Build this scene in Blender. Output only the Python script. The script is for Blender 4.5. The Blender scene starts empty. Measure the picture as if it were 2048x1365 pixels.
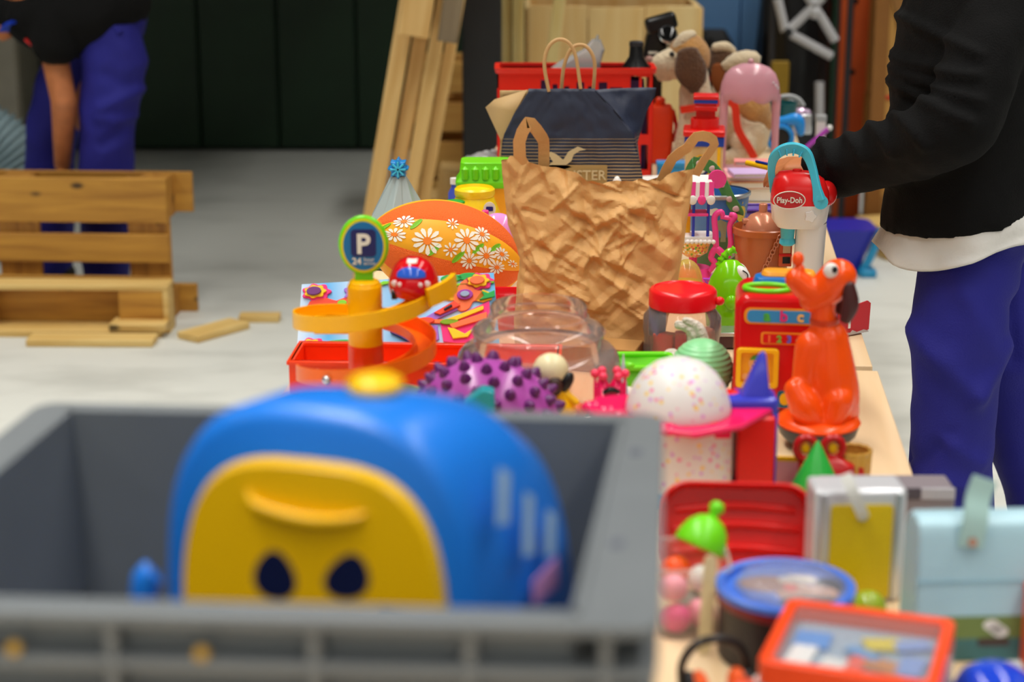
import bpy, bmesh, math, random
from math import sin, cos, pi, radians as R, atan2, sqrt
from mathutils import Vector as V, Matrix, Euler, noise
random.seed(7)
SC = bpy.context.scene
COL = SC.collection
# ---------------------------------------------------------------- camera, world, lights, exposure
F, CX, CY, YH, H, TZ = 3700.0, 1024.0, 682.5, -336.0, 1.64, 0.74   # focal length and image rows in 2048x1365 pixels
PITCH = atan2(CY - YH, F)
cam = bpy.data.cameras.new('camera'); camo = bpy.data.objects.new('camera', cam); COL.objects.link(camo)
camo.location = (0, 0, H); camo.rotation_euler = (pi/2 - PITCH, 0, 0)
cam.sensor_width = 36; cam.lens = F/2048*36
cam.dof.use_dof = True; cam.dof.focus_distance = 3.62; cam.dof.aperture_fstop = 2.9
cam.clip_start = .05; cam.clip_end = 100
SC.camera = camo
w = bpy.data.worlds.new('world'); SC.world = w; w.use_nodes = True
w.node_tree.nodes['Background'].inputs[0].default_value = (.8, .9, 1, 1)
w.node_tree.nodes['Background'].inputs[1].default_value = .12
def area(x, y, z, sx, sy, e, col=(1, .965, .9), rot=(0, 0, 0), spread=125):
    l = bpy.data.lights.new('strip_light', 'AREA'); l.shape = 'RECTANGLE'; l.size = sx; l.size_y = sy
    l.energy = e; l.color = col; l.spread = R(spread)
    o = bpy.data.objects.new('strip_light', l); COL.objects.link(o); o.location = (x, y, z); o.rotation_euler = rot
for x, y, ln, e, sp in ((-3.6, 1.3, 9.6, 190, 102), (-.9, 1.1, 9, 118, 96), (1.7, 3.2, 11.6, 140, 110), (4.4, 5.2, 8.4, 75, 120)):
    area(x, y, 4.25, .35, ln, e, spread=sp)
area(.3, -2.9, 4.0, 9, .35, 105, spread=165)      # unseen fill strip added behind the camera to brighten front faces
SC.view_settings.view_transform = 'Standard'; SC.view_settings.look = 'None'
SC.view_settings.gamma = 1; SC.view_settings.use_curve_mapping = False
SC.view_settings.exposure = -.08

# ---------------------------------------------------------------- placing
FWD = V((0, cos(PITCH), -sin(PITCH))); UP = V((0, sin(PITCH), cos(PITCH)))
def ray(px, py): return FWD + V((1, 0, 0))*((px-CX)/F) + UP*((CY-py)/F)
def at_z(px, py, z=TZ):
    d = ray(px, py); t = (z-H)/d.z
    return V((0, 0, H)) + d*t, t/F
def at_d(px, py, t): return V((0, 0, H)) + ray(px, py)*t, t/F
def at_s(px, py, s): return at_d(px, py, F/s)

# ---------------------------------------------------------------- materials
def lin(c):
    o = []
    for v in c:
        v = v/255.0; o.append(v/12.92 if v <= .04045 else ((v+.055)/1.055)**2.4)
    return (o[0], o[1], o[2], 1)
MATS = {}
def newmat(name):
    m = bpy.data.materials.new(name); m.use_nodes = True
    n = m.node_tree.nodes; return m, n, m.node_tree.links, n['Principled BSDF']
def mat(name, rgb, rough=.4, metal=0, var=0, vs=8, bump=0, bs=60, trans=0, spec=.5, sheen=0, emit=0, det=4, stretch=None, ior=1.45):
    if name in MATS: return MATS[name]
    m, n, l, p = newmat(name); c = lin(rgb)
    p.inputs['Base Color'].default_value = c; p.inputs['Roughness'].default_value = rough
    p.inputs['Metallic'].default_value = metal; p.inputs['Specular IOR Level'].default_value = spec
    p.inputs['Transmission Weight'].default_value = trans; p.inputs['Sheen Weight'].default_value = sheen
    p.inputs['IOR'].default_value = ior
    if emit: p.inputs['Emission Color'].default_value = c; p.inputs['Emission Strength'].default_value = emit
    tc = n.new('ShaderNodeTexCoord'); src = tc.outputs['Object']
    if stretch:
        mp = n.new('ShaderNodeMapping'); mp.inputs['Scale'].default_value = stretch; l.new(src, mp.inputs[0]); src = mp.outputs[0]
    if var:
        t = n.new('ShaderNodeTexNoise'); t.inputs['Scale'].default_value = vs; t.inputs['Detail'].default_value = det
        l.new(src, t.inputs['Vector'])
        r = n.new('ShaderNodeValToRGB'); r.color_ramp.elements[0].position = .3; r.color_ramp.elements[1].position = .7
        r.color_ramp.elements[0].color = tuple(max(0, v*(1-var)) for v in c[:3])+(1,)
        r.color_ramp.elements[1].color = tuple(min(1, v*(1+var)) for v in c[:3])+(1,)
        l.new(t.outputs[0], r.inputs[0]); l.new(r.outputs[0], p.inputs['Base Color'])
    if bump:
        t = n.new('ShaderNodeTexNoise'); t.inputs['Scale'].default_value = bs; t.inputs['Detail'].default_value = 5
        l.new(src, t.inputs['Vector'])
        b = n.new('ShaderNodeBump'); b.inputs['Strength'].default_value = bump; b.inputs['Distance'].default_value = .01
        l.new(t.outputs[0], b.inputs['Height']); l.new(b.outputs[0], p.inputs['Normal'])
    MATS[name] = m; return m
def wood(name, a, b, axis=0, s=1.0, rough=.6, knots=True):
    if name in MATS: return MATS[name]
    m, n, l, p = newmat(name); p.inputs['Roughness'].default_value = rough
    tc = n.new('ShaderNodeTexCoord'); mp = n.new('ShaderNodeMapping')
    sc = [14*s, 14*s, 14*s]; sc[axis] = 1.1*s; mp.inputs['Scale'].default_value = sc
    l.new(tc.outputs['Object'], mp.inputs[0])
    t = n.new('ShaderNodeTexNoise'); t.inputs['Scale'].default_value = 1.6; t.inputs['Detail'].default_value = 6; t.inputs['Distortion'].default_value = .6
    l.new(mp.outputs[0], t.inputs['Vector'])
    r = n.new('ShaderNodeValToRGB'); r.color_ramp.elements[0].position = .3; r.color_ramp.elements[1].position = .68
    r.color_ramp.elements[0].color = lin(b); r.color_ramp.elements[1].color = lin(a); l.new(t.outputs[0], r.inputs[0])
    out = r.outputs[0]
    if knots:
        mp2 = n.new('ShaderNodeMapping'); sc2 = [9*s, 9*s, 9*s]; sc2[axis] = 4.5*s; mp2.inputs['Scale'].default_value = sc2
        l.new(tc.outputs['Object'], mp2.inputs[0])
        vo = n.new('ShaderNodeTexVoronoi'); vo.inputs['Scale'].default_value = 1; l.new(mp2.outputs[0], vo.inputs['Vector'])
        r2 = n.new('ShaderNodeValToRGB'); r2.color_ramp.elements[0].position = .07; r2.color_ramp.elements[1].position = .16
        r2.color_ramp.elements[0].color = (1, 1, 1, 1); r2.color_ramp.elements[1].color = (0, 0, 0, 1)
        l.new(vo.outputs['Distance'], r2.inputs[0])
        mx = n.new('ShaderNodeMixRGB'); mx.inputs[2].default_value = lin([v*.45 for v in b]); l.new(r2.outputs[0], mx.inputs[0]); l.new(out, mx.inputs[1]); out = mx.outputs[0]
    l.new(out, p.inputs['Base Color'])
    bp = n.new('ShaderNodeBump'); bp.inputs['Strength'].default_value = .25; bp.inputs['Distance'].default_value = .004
    l.new(t.outputs[0], bp.inputs['Height']); l.new(bp.outputs[0], p.inputs['Normal'])
    MATS[name] = m; return m
def clear(name, tint=(250, 248, 246), haze=.08, rough=.06, gloss=.6):
    """thin clear plastic: see-through, with sheen growing towards grazing angles and a little milky haze"""
    if name in MATS: return MATS[name]
    m, n, l, p = newmat(name); c = lin(tint)
    tr = n.new('ShaderNodeBsdfTransparent'); tr.inputs[0].default_value = c
    gl = n.new('ShaderNodeBsdfGlossy'); gl.inputs['Roughness'].default_value = rough
    p.inputs['Base Color'].default_value = c; p.inputs['Roughness'].default_value = .3
    lw = n.new('ShaderNodeLayerWeight'); lw.inputs[0].default_value = .28
    mul = n.new('ShaderNodeMath'); mul.operation = 'MULTIPLY'; mul.inputs[1].default_value = gloss; l.new(lw.outputs['Fresnel'], mul.inputs[0])
    m1 = n.new('ShaderNodeMixShader'); l.new(mul.outputs[0], m1.inputs[0]); l.new(tr.outputs[0], m1.inputs[1]); l.new(gl.outputs[0], m1.inputs[2])
    m2 = n.new('ShaderNodeMixShader'); m2.inputs[0].default_value = haze; l.new(m1.outputs[0], m2.inputs[1]); l.new(p.outputs[0], m2.inputs[2])
    l.new(m2.outputs[0], n['Material Output'].inputs[0]); MATS[name] = m; return m
def ramp_z(name, stops, axis=2, rough=.5, const=True, scale=1.0, src='Object', bump=0, bs=40):
    """colour bands printed along one local axis (stops: position in metres*scale)"""
    if name in MATS: return MATS[name]
    m, n, l, p = newmat(name); p.inputs['Roughness'].default_value = rough
    tc = n.new('ShaderNodeTexCoord'); sx = n.new('ShaderNodeSeparateXYZ'); l.new(tc.outputs[src], sx.inputs[0])
    mu = n.new('ShaderNodeMath'); mu.operation = 'MULTIPLY'; mu.inputs[1].default_value = scale; l.new(sx.outputs[axis], mu.inputs[0])
    r = n.new('ShaderNodeValToRGB'); r.color_ramp.interpolation = 'CONSTANT' if const else 'LINEAR'
    e = r.color_ramp.elements
    for i, (ps, c) in enumerate(stops):
        el = e[i] if i < 2 else e.new(ps)
        el.position = ps; el.color = lin(c)
    l.new(mu.outputs[0], r.inputs[0]); l.new(r.outputs[0], p.inputs['Base Color']); MATS[name] = m; return m
def speckle(name, base, dots, scale=40, rough=.4, size=.28):
    """base colour with small round coloured dots"""
    if name in MATS: return MATS[name]
    m, n, l, p = newmat(name); p.inputs['Roughness'].default_value = rough
    tc = n.new('ShaderNodeTexCoord'); prev = None
    for i, dcol in enumerate(dots):
        mp = n.new('ShaderNodeMapping'); mp.inputs['Location'].default_value = (i*1.37, i*.71, i*2.1); l.new(tc.outputs['Object'], mp.inputs[0])
        v = n.new('ShaderNodeTexVoronoi'); v.inputs['Scale'].default_value = scale; l.new(mp.outputs[0], v.inputs['Vector'])
        r = n.new('ShaderNodeValToRGB'); r.color_ramp.elements[0].position = size*.6; r.color_ramp.elements[1].position = size
        r.color_ramp.elements[0].color = (1, 1, 1, 1); r.color_ramp.elements[1].color = (0, 0, 0, 1); l.new(v.outputs['Distance'], r.inputs[0])
        mx = n.new('ShaderNodeMixRGB'); mx.inputs[2].default_value = lin(dcol); l.new(r.outputs[0], mx.inputs[0])
        if prev is None: mx.inputs[1].default_value = lin(base)
        else: l.new(prev, mx.inputs[1])
        prev = mx.outputs[0]
    l.new(prev, p.inputs['Base Color']); MATS[name] = m; return m

# ---------------------------------------------------------------- mesh building
class MB:
    def __init__(s): s.v = []; s.f = []; s.M = Matrix.Identity(4)
    def add(s, vs, fs, M=None):
        b = len(s.v); T = s.M if M is None else s.M @ M
        s.v += [T @ V(p) for p in vs]; s.f += [[b+i for i in f] for f in fs]; return s
    def box(s, c, d, rot=None, tx=1, ty=1):
        x, y, z = d[0]/2, d[1]/2, d[2]/2
        vs = [(-x, -y, -z), (x, -y, -z), (x, y, -z), (-x, y, -z), (-x*tx, -y*ty, z), (x*tx, -y*ty, z), (x*tx, y*ty, z), (-x*tx, y*ty, z)]
        M = Matrix.Translation(c)
        if rot: M = M @ Euler([R(a) for a in rot]).to_matrix().to_4x4()
        return s.add(vs, [(0, 3, 2, 1), (4, 5, 6, 7), (0, 1, 5, 4), (1, 2, 6, 5), (2, 3, 7, 6), (3, 0, 4, 7)], M)
    def span(s, x0, x1, y0, y1, z0, z1): return s.box(((x0+x1)/2, (y0+y1)/2, (z0+z1)/2), (abs(x1-x0), abs(y1-y0), abs(z1-z0)))
    def loft(s, loops, cap0=True, cap1=True, closed=True, M=None):
        n = len(loops[0]); vs = [p for L in loops for p in L]; fs = []
        for i in range(len(loops)-1):
            for j in range(n if closed else n-1):
                k = (j+1) % n; fs.append((i*n+j, i*n+k, (i+1)*n+k, (i+1)*n+j))
        if cap0: fs.append(list(range(n))[::-1])
        if cap1: fs.append([(len(loops)-1)*n+j for j in range(n)])
        return s.add(vs, fs, M)
    def lathe(s, prof, c=(0, 0, 0), seg=32, rot=None, cap0=True, cap1=True, sx=1, sy=1, wav=None):
        loops = []
        for r, z in prof:
            L = []
            for i in range(seg):
                a = 2*pi*i/seg; q = r*(wav(a, z) if wav else 1); L.append((q*cos(a)*sx, q*sin(a)*sy, z))
            loops.append(L)
        M = Matrix.Translation(c)
        if rot: M = M @ Euler([R(a) for a in rot]).to_matrix().to_4x4()
        return s.loft(loops, cap0, cap1, True, M)
    def ell(s, c, r, seg=20, rings=12, rot=None, h0=-1.0, h1=1.0):
        if not hasattr(r, '__len__'): r = (r, r, r)
        a0, a1 = math.asin(h0), math.asin(h1)
        prof = [(max(cos(a0+(a1-a0)*i/rings), 1e-3), sin(a0+(a1-a0)*i/rings)) for i in range(rings+1)]
        loops = [[(p*cos(2*pi*j/seg)*r[0], p*sin(2*pi*j/seg)*r[1], z*r[2]) for j in range(seg)] for p, z in prof]
        M = Matrix.Translation(c)
        if rot: M = M @ Euler([R(a) for a in rot]).to_matrix().to_4x4()
        return s.loft(loops, True, True, True, M)
    def frames(s, pts, closed=False, ref=None):
        P = [V(p) for p in pts]; n = len(P); out = []
        for i in range(n):
            a = P[(i-1) % n] if (closed or i > 0) else P[i]; b = P[(i+1) % n] if (closed or i < n-1) else P[i]
            t = (b-a).normalized()
            if i == 0:
                u = V(ref) if ref else (V((0, 0, 1)) if abs(t.z) < .9 else V((1, 0, 0)))
            u = (u - t*u.dot(t))
            if u.length < 1e-6: u = t.orthogonal()
            u.normalize(); out.append((P[i], u, t.cross(u)))
        return out
    def tube(s, pts, r, seg=10, closed=False, ref=None, flat=None, smooth=0):
        """round tube; r a number or list; flat=(a,b): elliptical/rect half-sizes along ref and across"""
        rr = list(r) if hasattr(r, '__len__') else [r]*len(pts)
        if smooth:
            pts, rr = cr(pts, rr, smooth, closed)
        fr = s.frames(pts, closed, ref); loops = []
        for (p, u, w_), q in zip(fr, rr):
            if flat: L = [p+u*flat[0]*q*a+w_*flat[1]*q*b for a, b in ((1, 1), (1, -1), (-1, -1), (-1, 1))]
            else: L = [p+u*q*cos(2*pi*j/seg)+w_*q*sin(2*pi*j/seg) for j in range(seg)]
            loops.append(L)
        if closed: loops.append(loops[0]); return s.loft(loops, False, False)
        return s.loft(loops)
    def limb(s, pts, r, seg=14, ref=None, smooth=4):
        """tapered limb with rounded ends; radii numbers or (a,b)"""
        rr = [q if hasattr(q, '__len__') else (q, q) for q in r]
        pts2, ra = cr(pts, [q[0] for q in rr], smooth); _, rb = cr(pts, [q[1] for q in rr], smooth)
        fr = s.frames(pts2, False, ref); loops = []
        t0 = (V(pts2[0])-V(pts2[1])).normalized(); t1 = (V(pts2[-1])-V(pts2[-2])).normalized()
        def ring(p, u, w_, a, b): return [p+u*a*cos(2*pi*j/seg)+w_*b*sin(2*pi*j/seg) for j in range(seg)]
        p, u, w_ = fr[0]
        for k in (80, 60, 40, 20): loops.append(ring(p+t0*min(ra[0], rb[0])*sin(R(k)), u, w_, ra[0]*cos(R(k)), rb[0]*cos(R(k))))
        for (p, u, w_), a, b in zip(fr, ra, rb): loops.append(ring(p, u, w_, a, b))
        for k in (20, 40, 60, 80): loops.append(ring(p+t1*min(ra[-1], rb[-1])*sin(R(k)), u, w_, ra[-1]*cos(R(k)), rb[-1]*cos(R(k))))
        return s.loft(loops)
    def prism(s, out, t, plane='xz', off=0):
        """flat outline given thickness t; 'xz' = standing, facing -y; 'xy' = lying"""
        if plane == 'xz': A = [(x, off, z) for x, z in out]; B = [(x, off+t, z) for x, z in out]
        elif plane == 'xy': A = [(x, y, off) for x, y in out]; B = [(x, y, off+t) for x, y in out]
        else: A = [(off, x, z) for x, z in out]; B = [(off+t, x, z) for x, z in out]
        return s.loft([A, B])
    def text(s, body, size, t, M, ax='CENTER', bold=0, sx=1):
        cu = bpy.data.curves.new('t', 'FONT'); cu.body = body; cu.size = size; cu.align_x = ax; cu.extrude = t; cu.offset = bold; cu.resolution_u = 3
        o = bpy.data.objects.new('t', cu); COL.objects.link(o)
        me = bpy.data.meshes.new_from_object(o.evaluated_get(bpy.context.evaluated_depsgraph_get()))
        s.add([(v.co.x*sx, v.co.y, v.co.z) for v in me.vertices], [list(p.vertices) for p in me.polygons], M)
        bpy.data.objects.remove(o); bpy.data.curves.remove(cu); bpy.data.meshes.remove(me); return s
STAND = Matrix.Rotation(pi/2, 4, 'X')      # text facing -y
def cr(pts, rr, n, closed=False):
    P = [V(p) for p in pts]; m = len(P); A = []; B = []
    rng = range(m if closed else m-1)
    for i in rng:
        g = (lambda k: P[k % m]) if closed else (lambda k: P[max(0, min(m-1, k))])
        h = (lambda k: rr[k % m]) if closed else (lambda k: rr[max(0, min(m-1, k))])
        for j in range(n):
            t = j/n; t2 = t*t; t3 = t2*t
            w = (-.5*t+t2-.5*t3, 1-2.5*t2+1.5*t3, .5*t+2*t2-1.5*t3, -.5*t2+.5*t3)
            A.append(sum((g(i-1+q)*w[q] for q in range(4)), V((0, 0, 0)))); B.append(max(1e-4, sum(h(i-1+q)*w[q] for q in range(4))))
    if not closed: A.append(P[-1]); B.append(rr[-1])
    return A, B
def rrect(w, d, r, n=4, z=0, cx=0, cy=0):
    o = []
    for qx, qy, a0 in ((1, 1, 0), (-1, 1, 90), (-1, -1, 180), (1, -1, 270)):
        for i in range(n+1):
            a = R(a0+90*i/n); o.append((cx+qx*(w/2-r)+r*cos(a), cy+qy*(d/2-r)+r*sin(a), z))
    return o
def rr2(x0, x1, z0, z1, r, n=4):
    return [(p[0], p[1]) for p in rrect(x1-x0, z1-z0, r, n, 0, (x0+x1)/2, (z0+z1)/2)]
def circ(cx, cz, rx, rz=None, n=24, a0=0, a1=360):
    rz = rx if rz is None else rz; full = abs(a1-a0) >= 360
    return [(cx+rx*cos(R(a0+(a1-a0)*i/(n if full else n-1))), cz+rz*sin(R(a0+(a1-a0)*i/(n if full else n-1)))) for i in range(n)]

class Thing:
    def __init__(s, name, label, cat, loc, k=1.0, rot=(0, 0, 0), group=None):
        s.k = k; o = bpy.data.objects.new(name, None); COL.objects.link(o); o.empty_display_size = .05
        o.location = loc; o.rotation_euler = [R(a) for a in rot]; o['label'] = label; o['category'] = cat
        if group: o['group'] = group
        s.root = o
    def part(s, name, mb, m, parent=None, bevel=0, smooth=38, seg=2, sub=0, remesh=0, disp=None, solid=0, label=None, smoothit=4, nrm=True):
        return mesh_obj(name, mb, m, parent or s.root, s.k, bevel, smooth, seg, sub, remesh, disp, solid, label, smoothit, nrm)
def mesh_obj(name, mb, m, parent=None, k=1.0, bevel=0, smooth=38, seg=2, sub=0, remesh=0, disp=None, solid=0, label=None, smoothit=4, nrm=True):
    me = bpy.data.meshes.new(name); me.from_pydata([p*k for p in mb.v], [], mb.f)
    if nrm:
        bm = bmesh.new(); bm.from_mesh(me); bmesh.ops.recalc_face_normals(bm, faces=bm.faces); bm.to_mesh(me); bm.free()
    o = bpy.data.objects.new(name, me); COL.objects.link(o)
    if remesh:
        a = o.modifiers.new('r', 'REMESH'); a.mode = 'VOXEL'; a.voxel_size = remesh*k
        if smoothit: b = o.modifiers.new('s', 'SMOOTH'); b.iterations = smoothit; b.factor = .5
        me2 = bpy.data.meshes.new_from_object(o.evaluated_get(bpy.context.evaluated_depsgraph_get())); o.modifiers.clear(); o.data = me2
        bpy.data.meshes.remove(me); me = me2; me.name = name
    if disp:
        ns = [v.normal.copy() for v in me.vertices]
        for v, nn in zip(me.vertices, ns):
            q = disp(v.co/k, nn)
            v.co += (q if hasattr(q, '__len__') else nn*q)*k
    me.materials.clear(); me.materials.append(m)
    if smooth:
        for p in me.polygons: p.use_smooth = True
        if smooth < 180: me.set_sharp_from_angle(angle=R(smooth))
    if solid: a = o.modifiers.new('t', 'SOLIDIFY'); a.thickness = solid*k; a.offset = 0
    if bevel: a = o.modifiers.new('b', 'BEVEL'); a.width = bevel*k; a.segments = seg; a.limit_method = 'ANGLE'; a.angle_limit = R(40)
    if sub: a = o.modifiers.new('u', 'SUBSURF'); a.levels = a.render_levels = sub
    if parent: o.parent = parent
    if label: o['label'] = label
    return o
def on_table(name, label, cat, px, py, z=TZ, rz=0, group=None, rot=None):
    """thing whose base centre is seen at (px,py) on height z; its parts are given in pixels of that distance"""
    p, k = at_z(px, py, z); return Thing(name, label, cat, p, k, rot or (0, 0, rz), group)
def struct(name, mb, m, parent=None, **kw):
    o = mesh_obj(name, mb, m, parent, **kw)
    if parent is None: o['kind'] = 'structure'
    return o
def B(*a, **k): return MB().box(*a, **k)
def S(*a): return MB().span(*a)
def single(name, label, cat, mb, m, group=None, k=1.0, loc=None, **kw):
    o = mesh_obj(name, mb, m, None, k, **kw); o['label'] = label; o['category'] = cat
    if group: o['group'] = group
    if loc is not None: o.location = loc
    return o
PL = lambda n, c, r=.32, **k: mat('plastic_'+n, c, r, **k)
RED = PL('red', (222, 20, 16)); ORANGE = PL('orange', (244, 84, 16)); YEL = PL('yellow', (250, 190, 8)); LIME = PL('lime', (112, 214, 20))
BLUE = PL('blue', (36, 118, 220)); PINK = PL('pink', (240, 60, 140)); WHT = PL('white', (236, 232, 228)); BLK = PL('black', (16, 16, 18)); NAVY = PL('navy', (28, 34, 110))
PURP = PL('purple', (120, 60, 190)); SKYB = PL('sky', (70, 190, 225)); GRN = PL('green', (40, 165, 60)); SILV = mat('bare_metal', (205, 208, 212), .28, .9)
BIRCH = wood('birch_ply', (236, 208, 170), (224, 190, 146), 1, .8, .45, False)
PINE = wood('pine', (226, 178, 96), (196, 136, 58), 0); PINEZ = wood('pine_upright', (240, 202, 134), (220, 172, 100), 2); PINEY = wood('pine_deep', (226, 178, 96), (196, 136, 58), 1)
SKIN = mat('skin', (192, 118, 72), .5, var=.12, vs=30)
def interp(tab, x):
    if x <= tab[0][0]: return tab[0][1]
    for (a, b), (c_, d) in zip(tab, tab[1:]):
        if x <= c_: return b+(d-b)*(x-a)/(c_-a)
    return tab[-1][1]
# ================================================================ the hall
m, n, l, p = newmat('concrete_floor'); FLOORM = m
tc = n.new('ShaderNodeTexCoord')
t1 = n.new('ShaderNodeTexNoise'); t1.inputs['Scale'].default_value = 1.3; t1.inputs['Detail'].default_value = 8; l.new(tc.outputs['Object'], t1.inputs['Vector'])
mp = n.new('ShaderNodeMapping'); mp.inputs['Scale'].default_value = (1.2, 3, 1); l.new(tc.outputs['Object'], mp.inputs[0])
t2 = n.new('ShaderNodeTexNoise'); t2.inputs['Scale'].default_value = 2.2; t2.inputs['Detail'].default_value = 6; l.new(mp.outputs[0], t2.inputs['Vector'])
ad = n.new('ShaderNodeMath'); ad.operation = 'ADD'; l.new(t1.outputs[0], ad.inputs[0]); l.new(t2.outputs[0], ad.inputs[1])
r = n.new('ShaderNodeValToRGB'); r.color_ramp.elements[0].position = .7; r.color_ramp.elements[1].position = 1.25
r.color_ramp.elements[0].color = lin((188, 190, 184)); r.color_ramp.elements[1].color = lin((208, 210, 204))
l.new(ad.outputs[0], r.inputs[0]); l.new(r.outputs[0], p.inputs['Base Color']); p.inputs['Roughness'].default_value = .55
struct('floor', S(-9, 9, -4, 11.2, -.1, 0), FLOORM)
WB = 9.77
wall = struct('wall_back', S(-9, 9, WB+.06, WB+.2, 0, 5), mat('dark_green_sheet', (16, 30, 20), .5), bevel=0)
PANM = mat('dark_green_panel', (24, 54, 32), .45, var=.25, vs=2)
pan = S(0, .405, -.0, .06, .0, 4.6); me0 = None
for i in range(20):
    if me0 is None: o = mesh_obj('panel', pan, PANM, wall, bevel=.008); me0 = o
    else: o = me0.copy(); COL.objects.link(o); o.parent = wall
    o.location = (-4.55+i*.415, WB, .02)
struct('wall_left', S(-9.2, -9, -4, 10.2, 0, 5), mat('grey_wall', (170, 172, 168), .7, var=.06))
struct('wall_right', S(9, 9.2, -4, 10.2, 0, 5), mat('grey_wall', (120, 122, 118), .7))
struct('wall_front', S(-9.2, 9.2, -4.2, -4, 0, 5), mat('grey_wall', (120, 122, 118), .7))
struct('ceiling', S(-9.2, 9.2, -4.2, 10.2, 5, 5.15), mat('hall_ceiling', (130, 130, 128), .8))
slab = struct('shade_slab', S(-9, .1, 7.9, WB, 2.1, 2.3), mat('shade_slab_dark', (40, 42, 42), .7))  # unseen slab added overhead to shade the floor at the back left
p0, k0 = at_z(966, 560, 0)
struct('column', S(p0.x-.073, p0.x+.073, p0.y-.01, p0.y+.13, 0, 5), mat('black_painted_steel', (34, 35, 38), .5, var=.1), bevel=.006)

# ---------------------------------------------------------------- tables (birch plywood tops on trestles)
YAW = math.atan2((1392-CX), F/cos(PITCH))
def table(label, loc, length, width, rzdeg, zt):
    t = Thing('trestle_table', label, 'table', loc, 1.0, (0, 0, rzdeg), 'plywood trestle tables')
    t.part('table_top', S(-width, 0, 0, length, zt-.02, zt), BIRCH, bevel=.002)
    for y in (.26, length-.26):
        for x in (-width+.12, -.12):
            t.part('leg', MB().tube([(x, y-.16, 0), (x, y, zt-.07)], .02, flat=(1, 1.2)), PINEZ)
            t.part('leg', MB().tube([(x, y+.16, 0), (x, y, zt-.07)], .02, flat=(1, 1.2)), PINEZ)
        t.part('crossbar', S(-width+.06, -.06, y-.025, y+.025, zt-.085, zt-.02), PINE)
    return t
pn, kn = at_z(1756, 742, TZ)
dirv = V((sin(YAW), cos(YAW), 0)); 
pnear = pn - dirv*2.7
table('near birch plywood table under the grey crate', (pnear.x, pnear.y, 0), 2.7, 1.0, -math.degrees(YAW), TZ)
pf, kf = at_z(1745, 738, TZ-.008)
table('middle birch plywood table under the crumpled brown bag', (pf.x, pf.y, 0), 1.33, 1.0, -math.degrees(YAW), TZ-.003)
pg = pf + dirv*1.335
table('far birch plywood table under the red basket', (pg.x, pg.y, 0), 1.5, .9, -math.degrees(YAW), TZ-.003)
# ================================================================ background left
def plank(t, name, c, d, rot=None, m=None, parent=None): return t.part(name, B(c, d, rot), m or PINE, parent, bevel=.003)
# upright cut pallet with blocks
p, k = at_z(345, 642, 0)
t = Thing('standing_pallet', 'cut wooden pallet standing upright before the bending worker', 'pallet', (p.x, p.y, 0), 1, (0, 0, -3))
PAL = wood('pallet_wood', (204, 150, 58), (160, 108, 34), 0, 1.2); PALZ = wood('pallet_block', (196, 140, 56), (150, 98, 36), 2, 1.4)
PALL = wood('pallet_pale', (226, 196, 128), (200, 160, 86), 0, 1.2)
Wd = 1.15
for z0, z1 in ((.345, .5), (.205, .305), (.02, .155)): t.part('board', S(-Wd, 0, 0, .022, z0, z1), PAL, bevel=.003)
for x in (-.145, -.6, -Wd): t.part('stringer', S(x, x+.145, .022, .044, 0.0, .5), PALZ, bevel=.003)
for x in (-.1, -.58, -Wd):
    for z0, z1 in ((.355, .5), (.0, .1)): t.part('block', S(x, x+.1, .044, .13, z0, z1), PALZ, bevel=.004)
for z0, z1 in ((.36, .5), (.0, .1)): t.part('back_board', S(-Wd, .06, .13, .152, z0, z1), PAL, bevel=.003)
# second, low half pallet lying in front
p, k = at_z(340, 668, 0)
t = Thing('pallet_section', 'low pale pallet section on its edge against the standing pallet', 'pallet', (p.x, p.y, 0), 1, (0, 0, -1.5))
t.part('board', S(-1.1, 0, .0, .1, .148, .168), PALL, bevel=.003)
t.part('board', S(-1.1, -.0, .078, .1, .0, .148), PAL, bevel=.003)
t.part('block', S(-.17, -.02, .0, .078, .022, .148), PAL, bevel=.004); t.part('block', S(-.72, -.6, .0, .078, .022, .148), PAL, bevel=.004)
t.part('end_board', S(-.02, 0, 0, .1, .0, .148), PALL, bevel=.003)
t.part('foot_board', S(-1.1, -.02, -.06, .078, .0, .022), PALL, bevel=.003)
t.part('foot_block', S(-.19, -.0, -.07, .03, .0225, .05), PALL, bevel=.003)
# loose boards
for px, py, L, rz, lab, ww in ((185, 688, .42, -1, 'loose pale board lying below the pallet section', .09), (428, 668, .24, 52, 'loose board lying diagonally on the open floor', .1), (520, 642, .14, 0, 'short loose offcut furthest right on the open floor', .06)):
    p, k = at_z(px, py, 0)
    o = single('loose_board', lab, 'board', B((0, 0, .013), (L, ww, .024)), PALL, 'loose boards on the floor', loc=p, bevel=.003); o.rotation_euler[2] = R(rz)
# ribbed grey duct behind the worker
p, k = at_z(-25, 520, 0)
t = Thing('ribbed_duct', 'grey ribbed hose coil behind the bending worker', 'hose', p, 1)
DUCT = mat('grey_ribbed', (160, 184, 192), .5); L = []; rr = []
for i in range(121):
    a = R(-15+195*i/120); L.append((-.1+.27*cos(a), 0, .26+.26*sin(a))); rr.append(.13+.012*cos(i*2*pi/3))
t.part('hose', MB().tube(L, rr, 18, ref=(0, 1, 0)), DUCT, smooth=60)
t.part('end_ring', MB().tube([(.17, 0, .02), (.165, 0, .16)], .13, 20), DUCT)
p, k = at_z(52, 330, 0)
t = Thing('metal_locker', 'beige grey metal locker at the far left wall', 'locker', p, 1)
LK = mat('locker_paint', (196, 190, 174), .5, var=.08)
t.part('body', S(-.9, 0, .0, .4, .03, 1.9), LK, bevel=.006)
for i in range(3):
    d = t.part('door', S(-.29-i*.295, -.01-i*.295, -.02, 0, .08, 1.86), LK, bevel=.004); t.part('handle', B((-.05-i*.295, -.03, 1.0), (.02, .025, .12)), BLK, d, bevel=.003)
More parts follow.
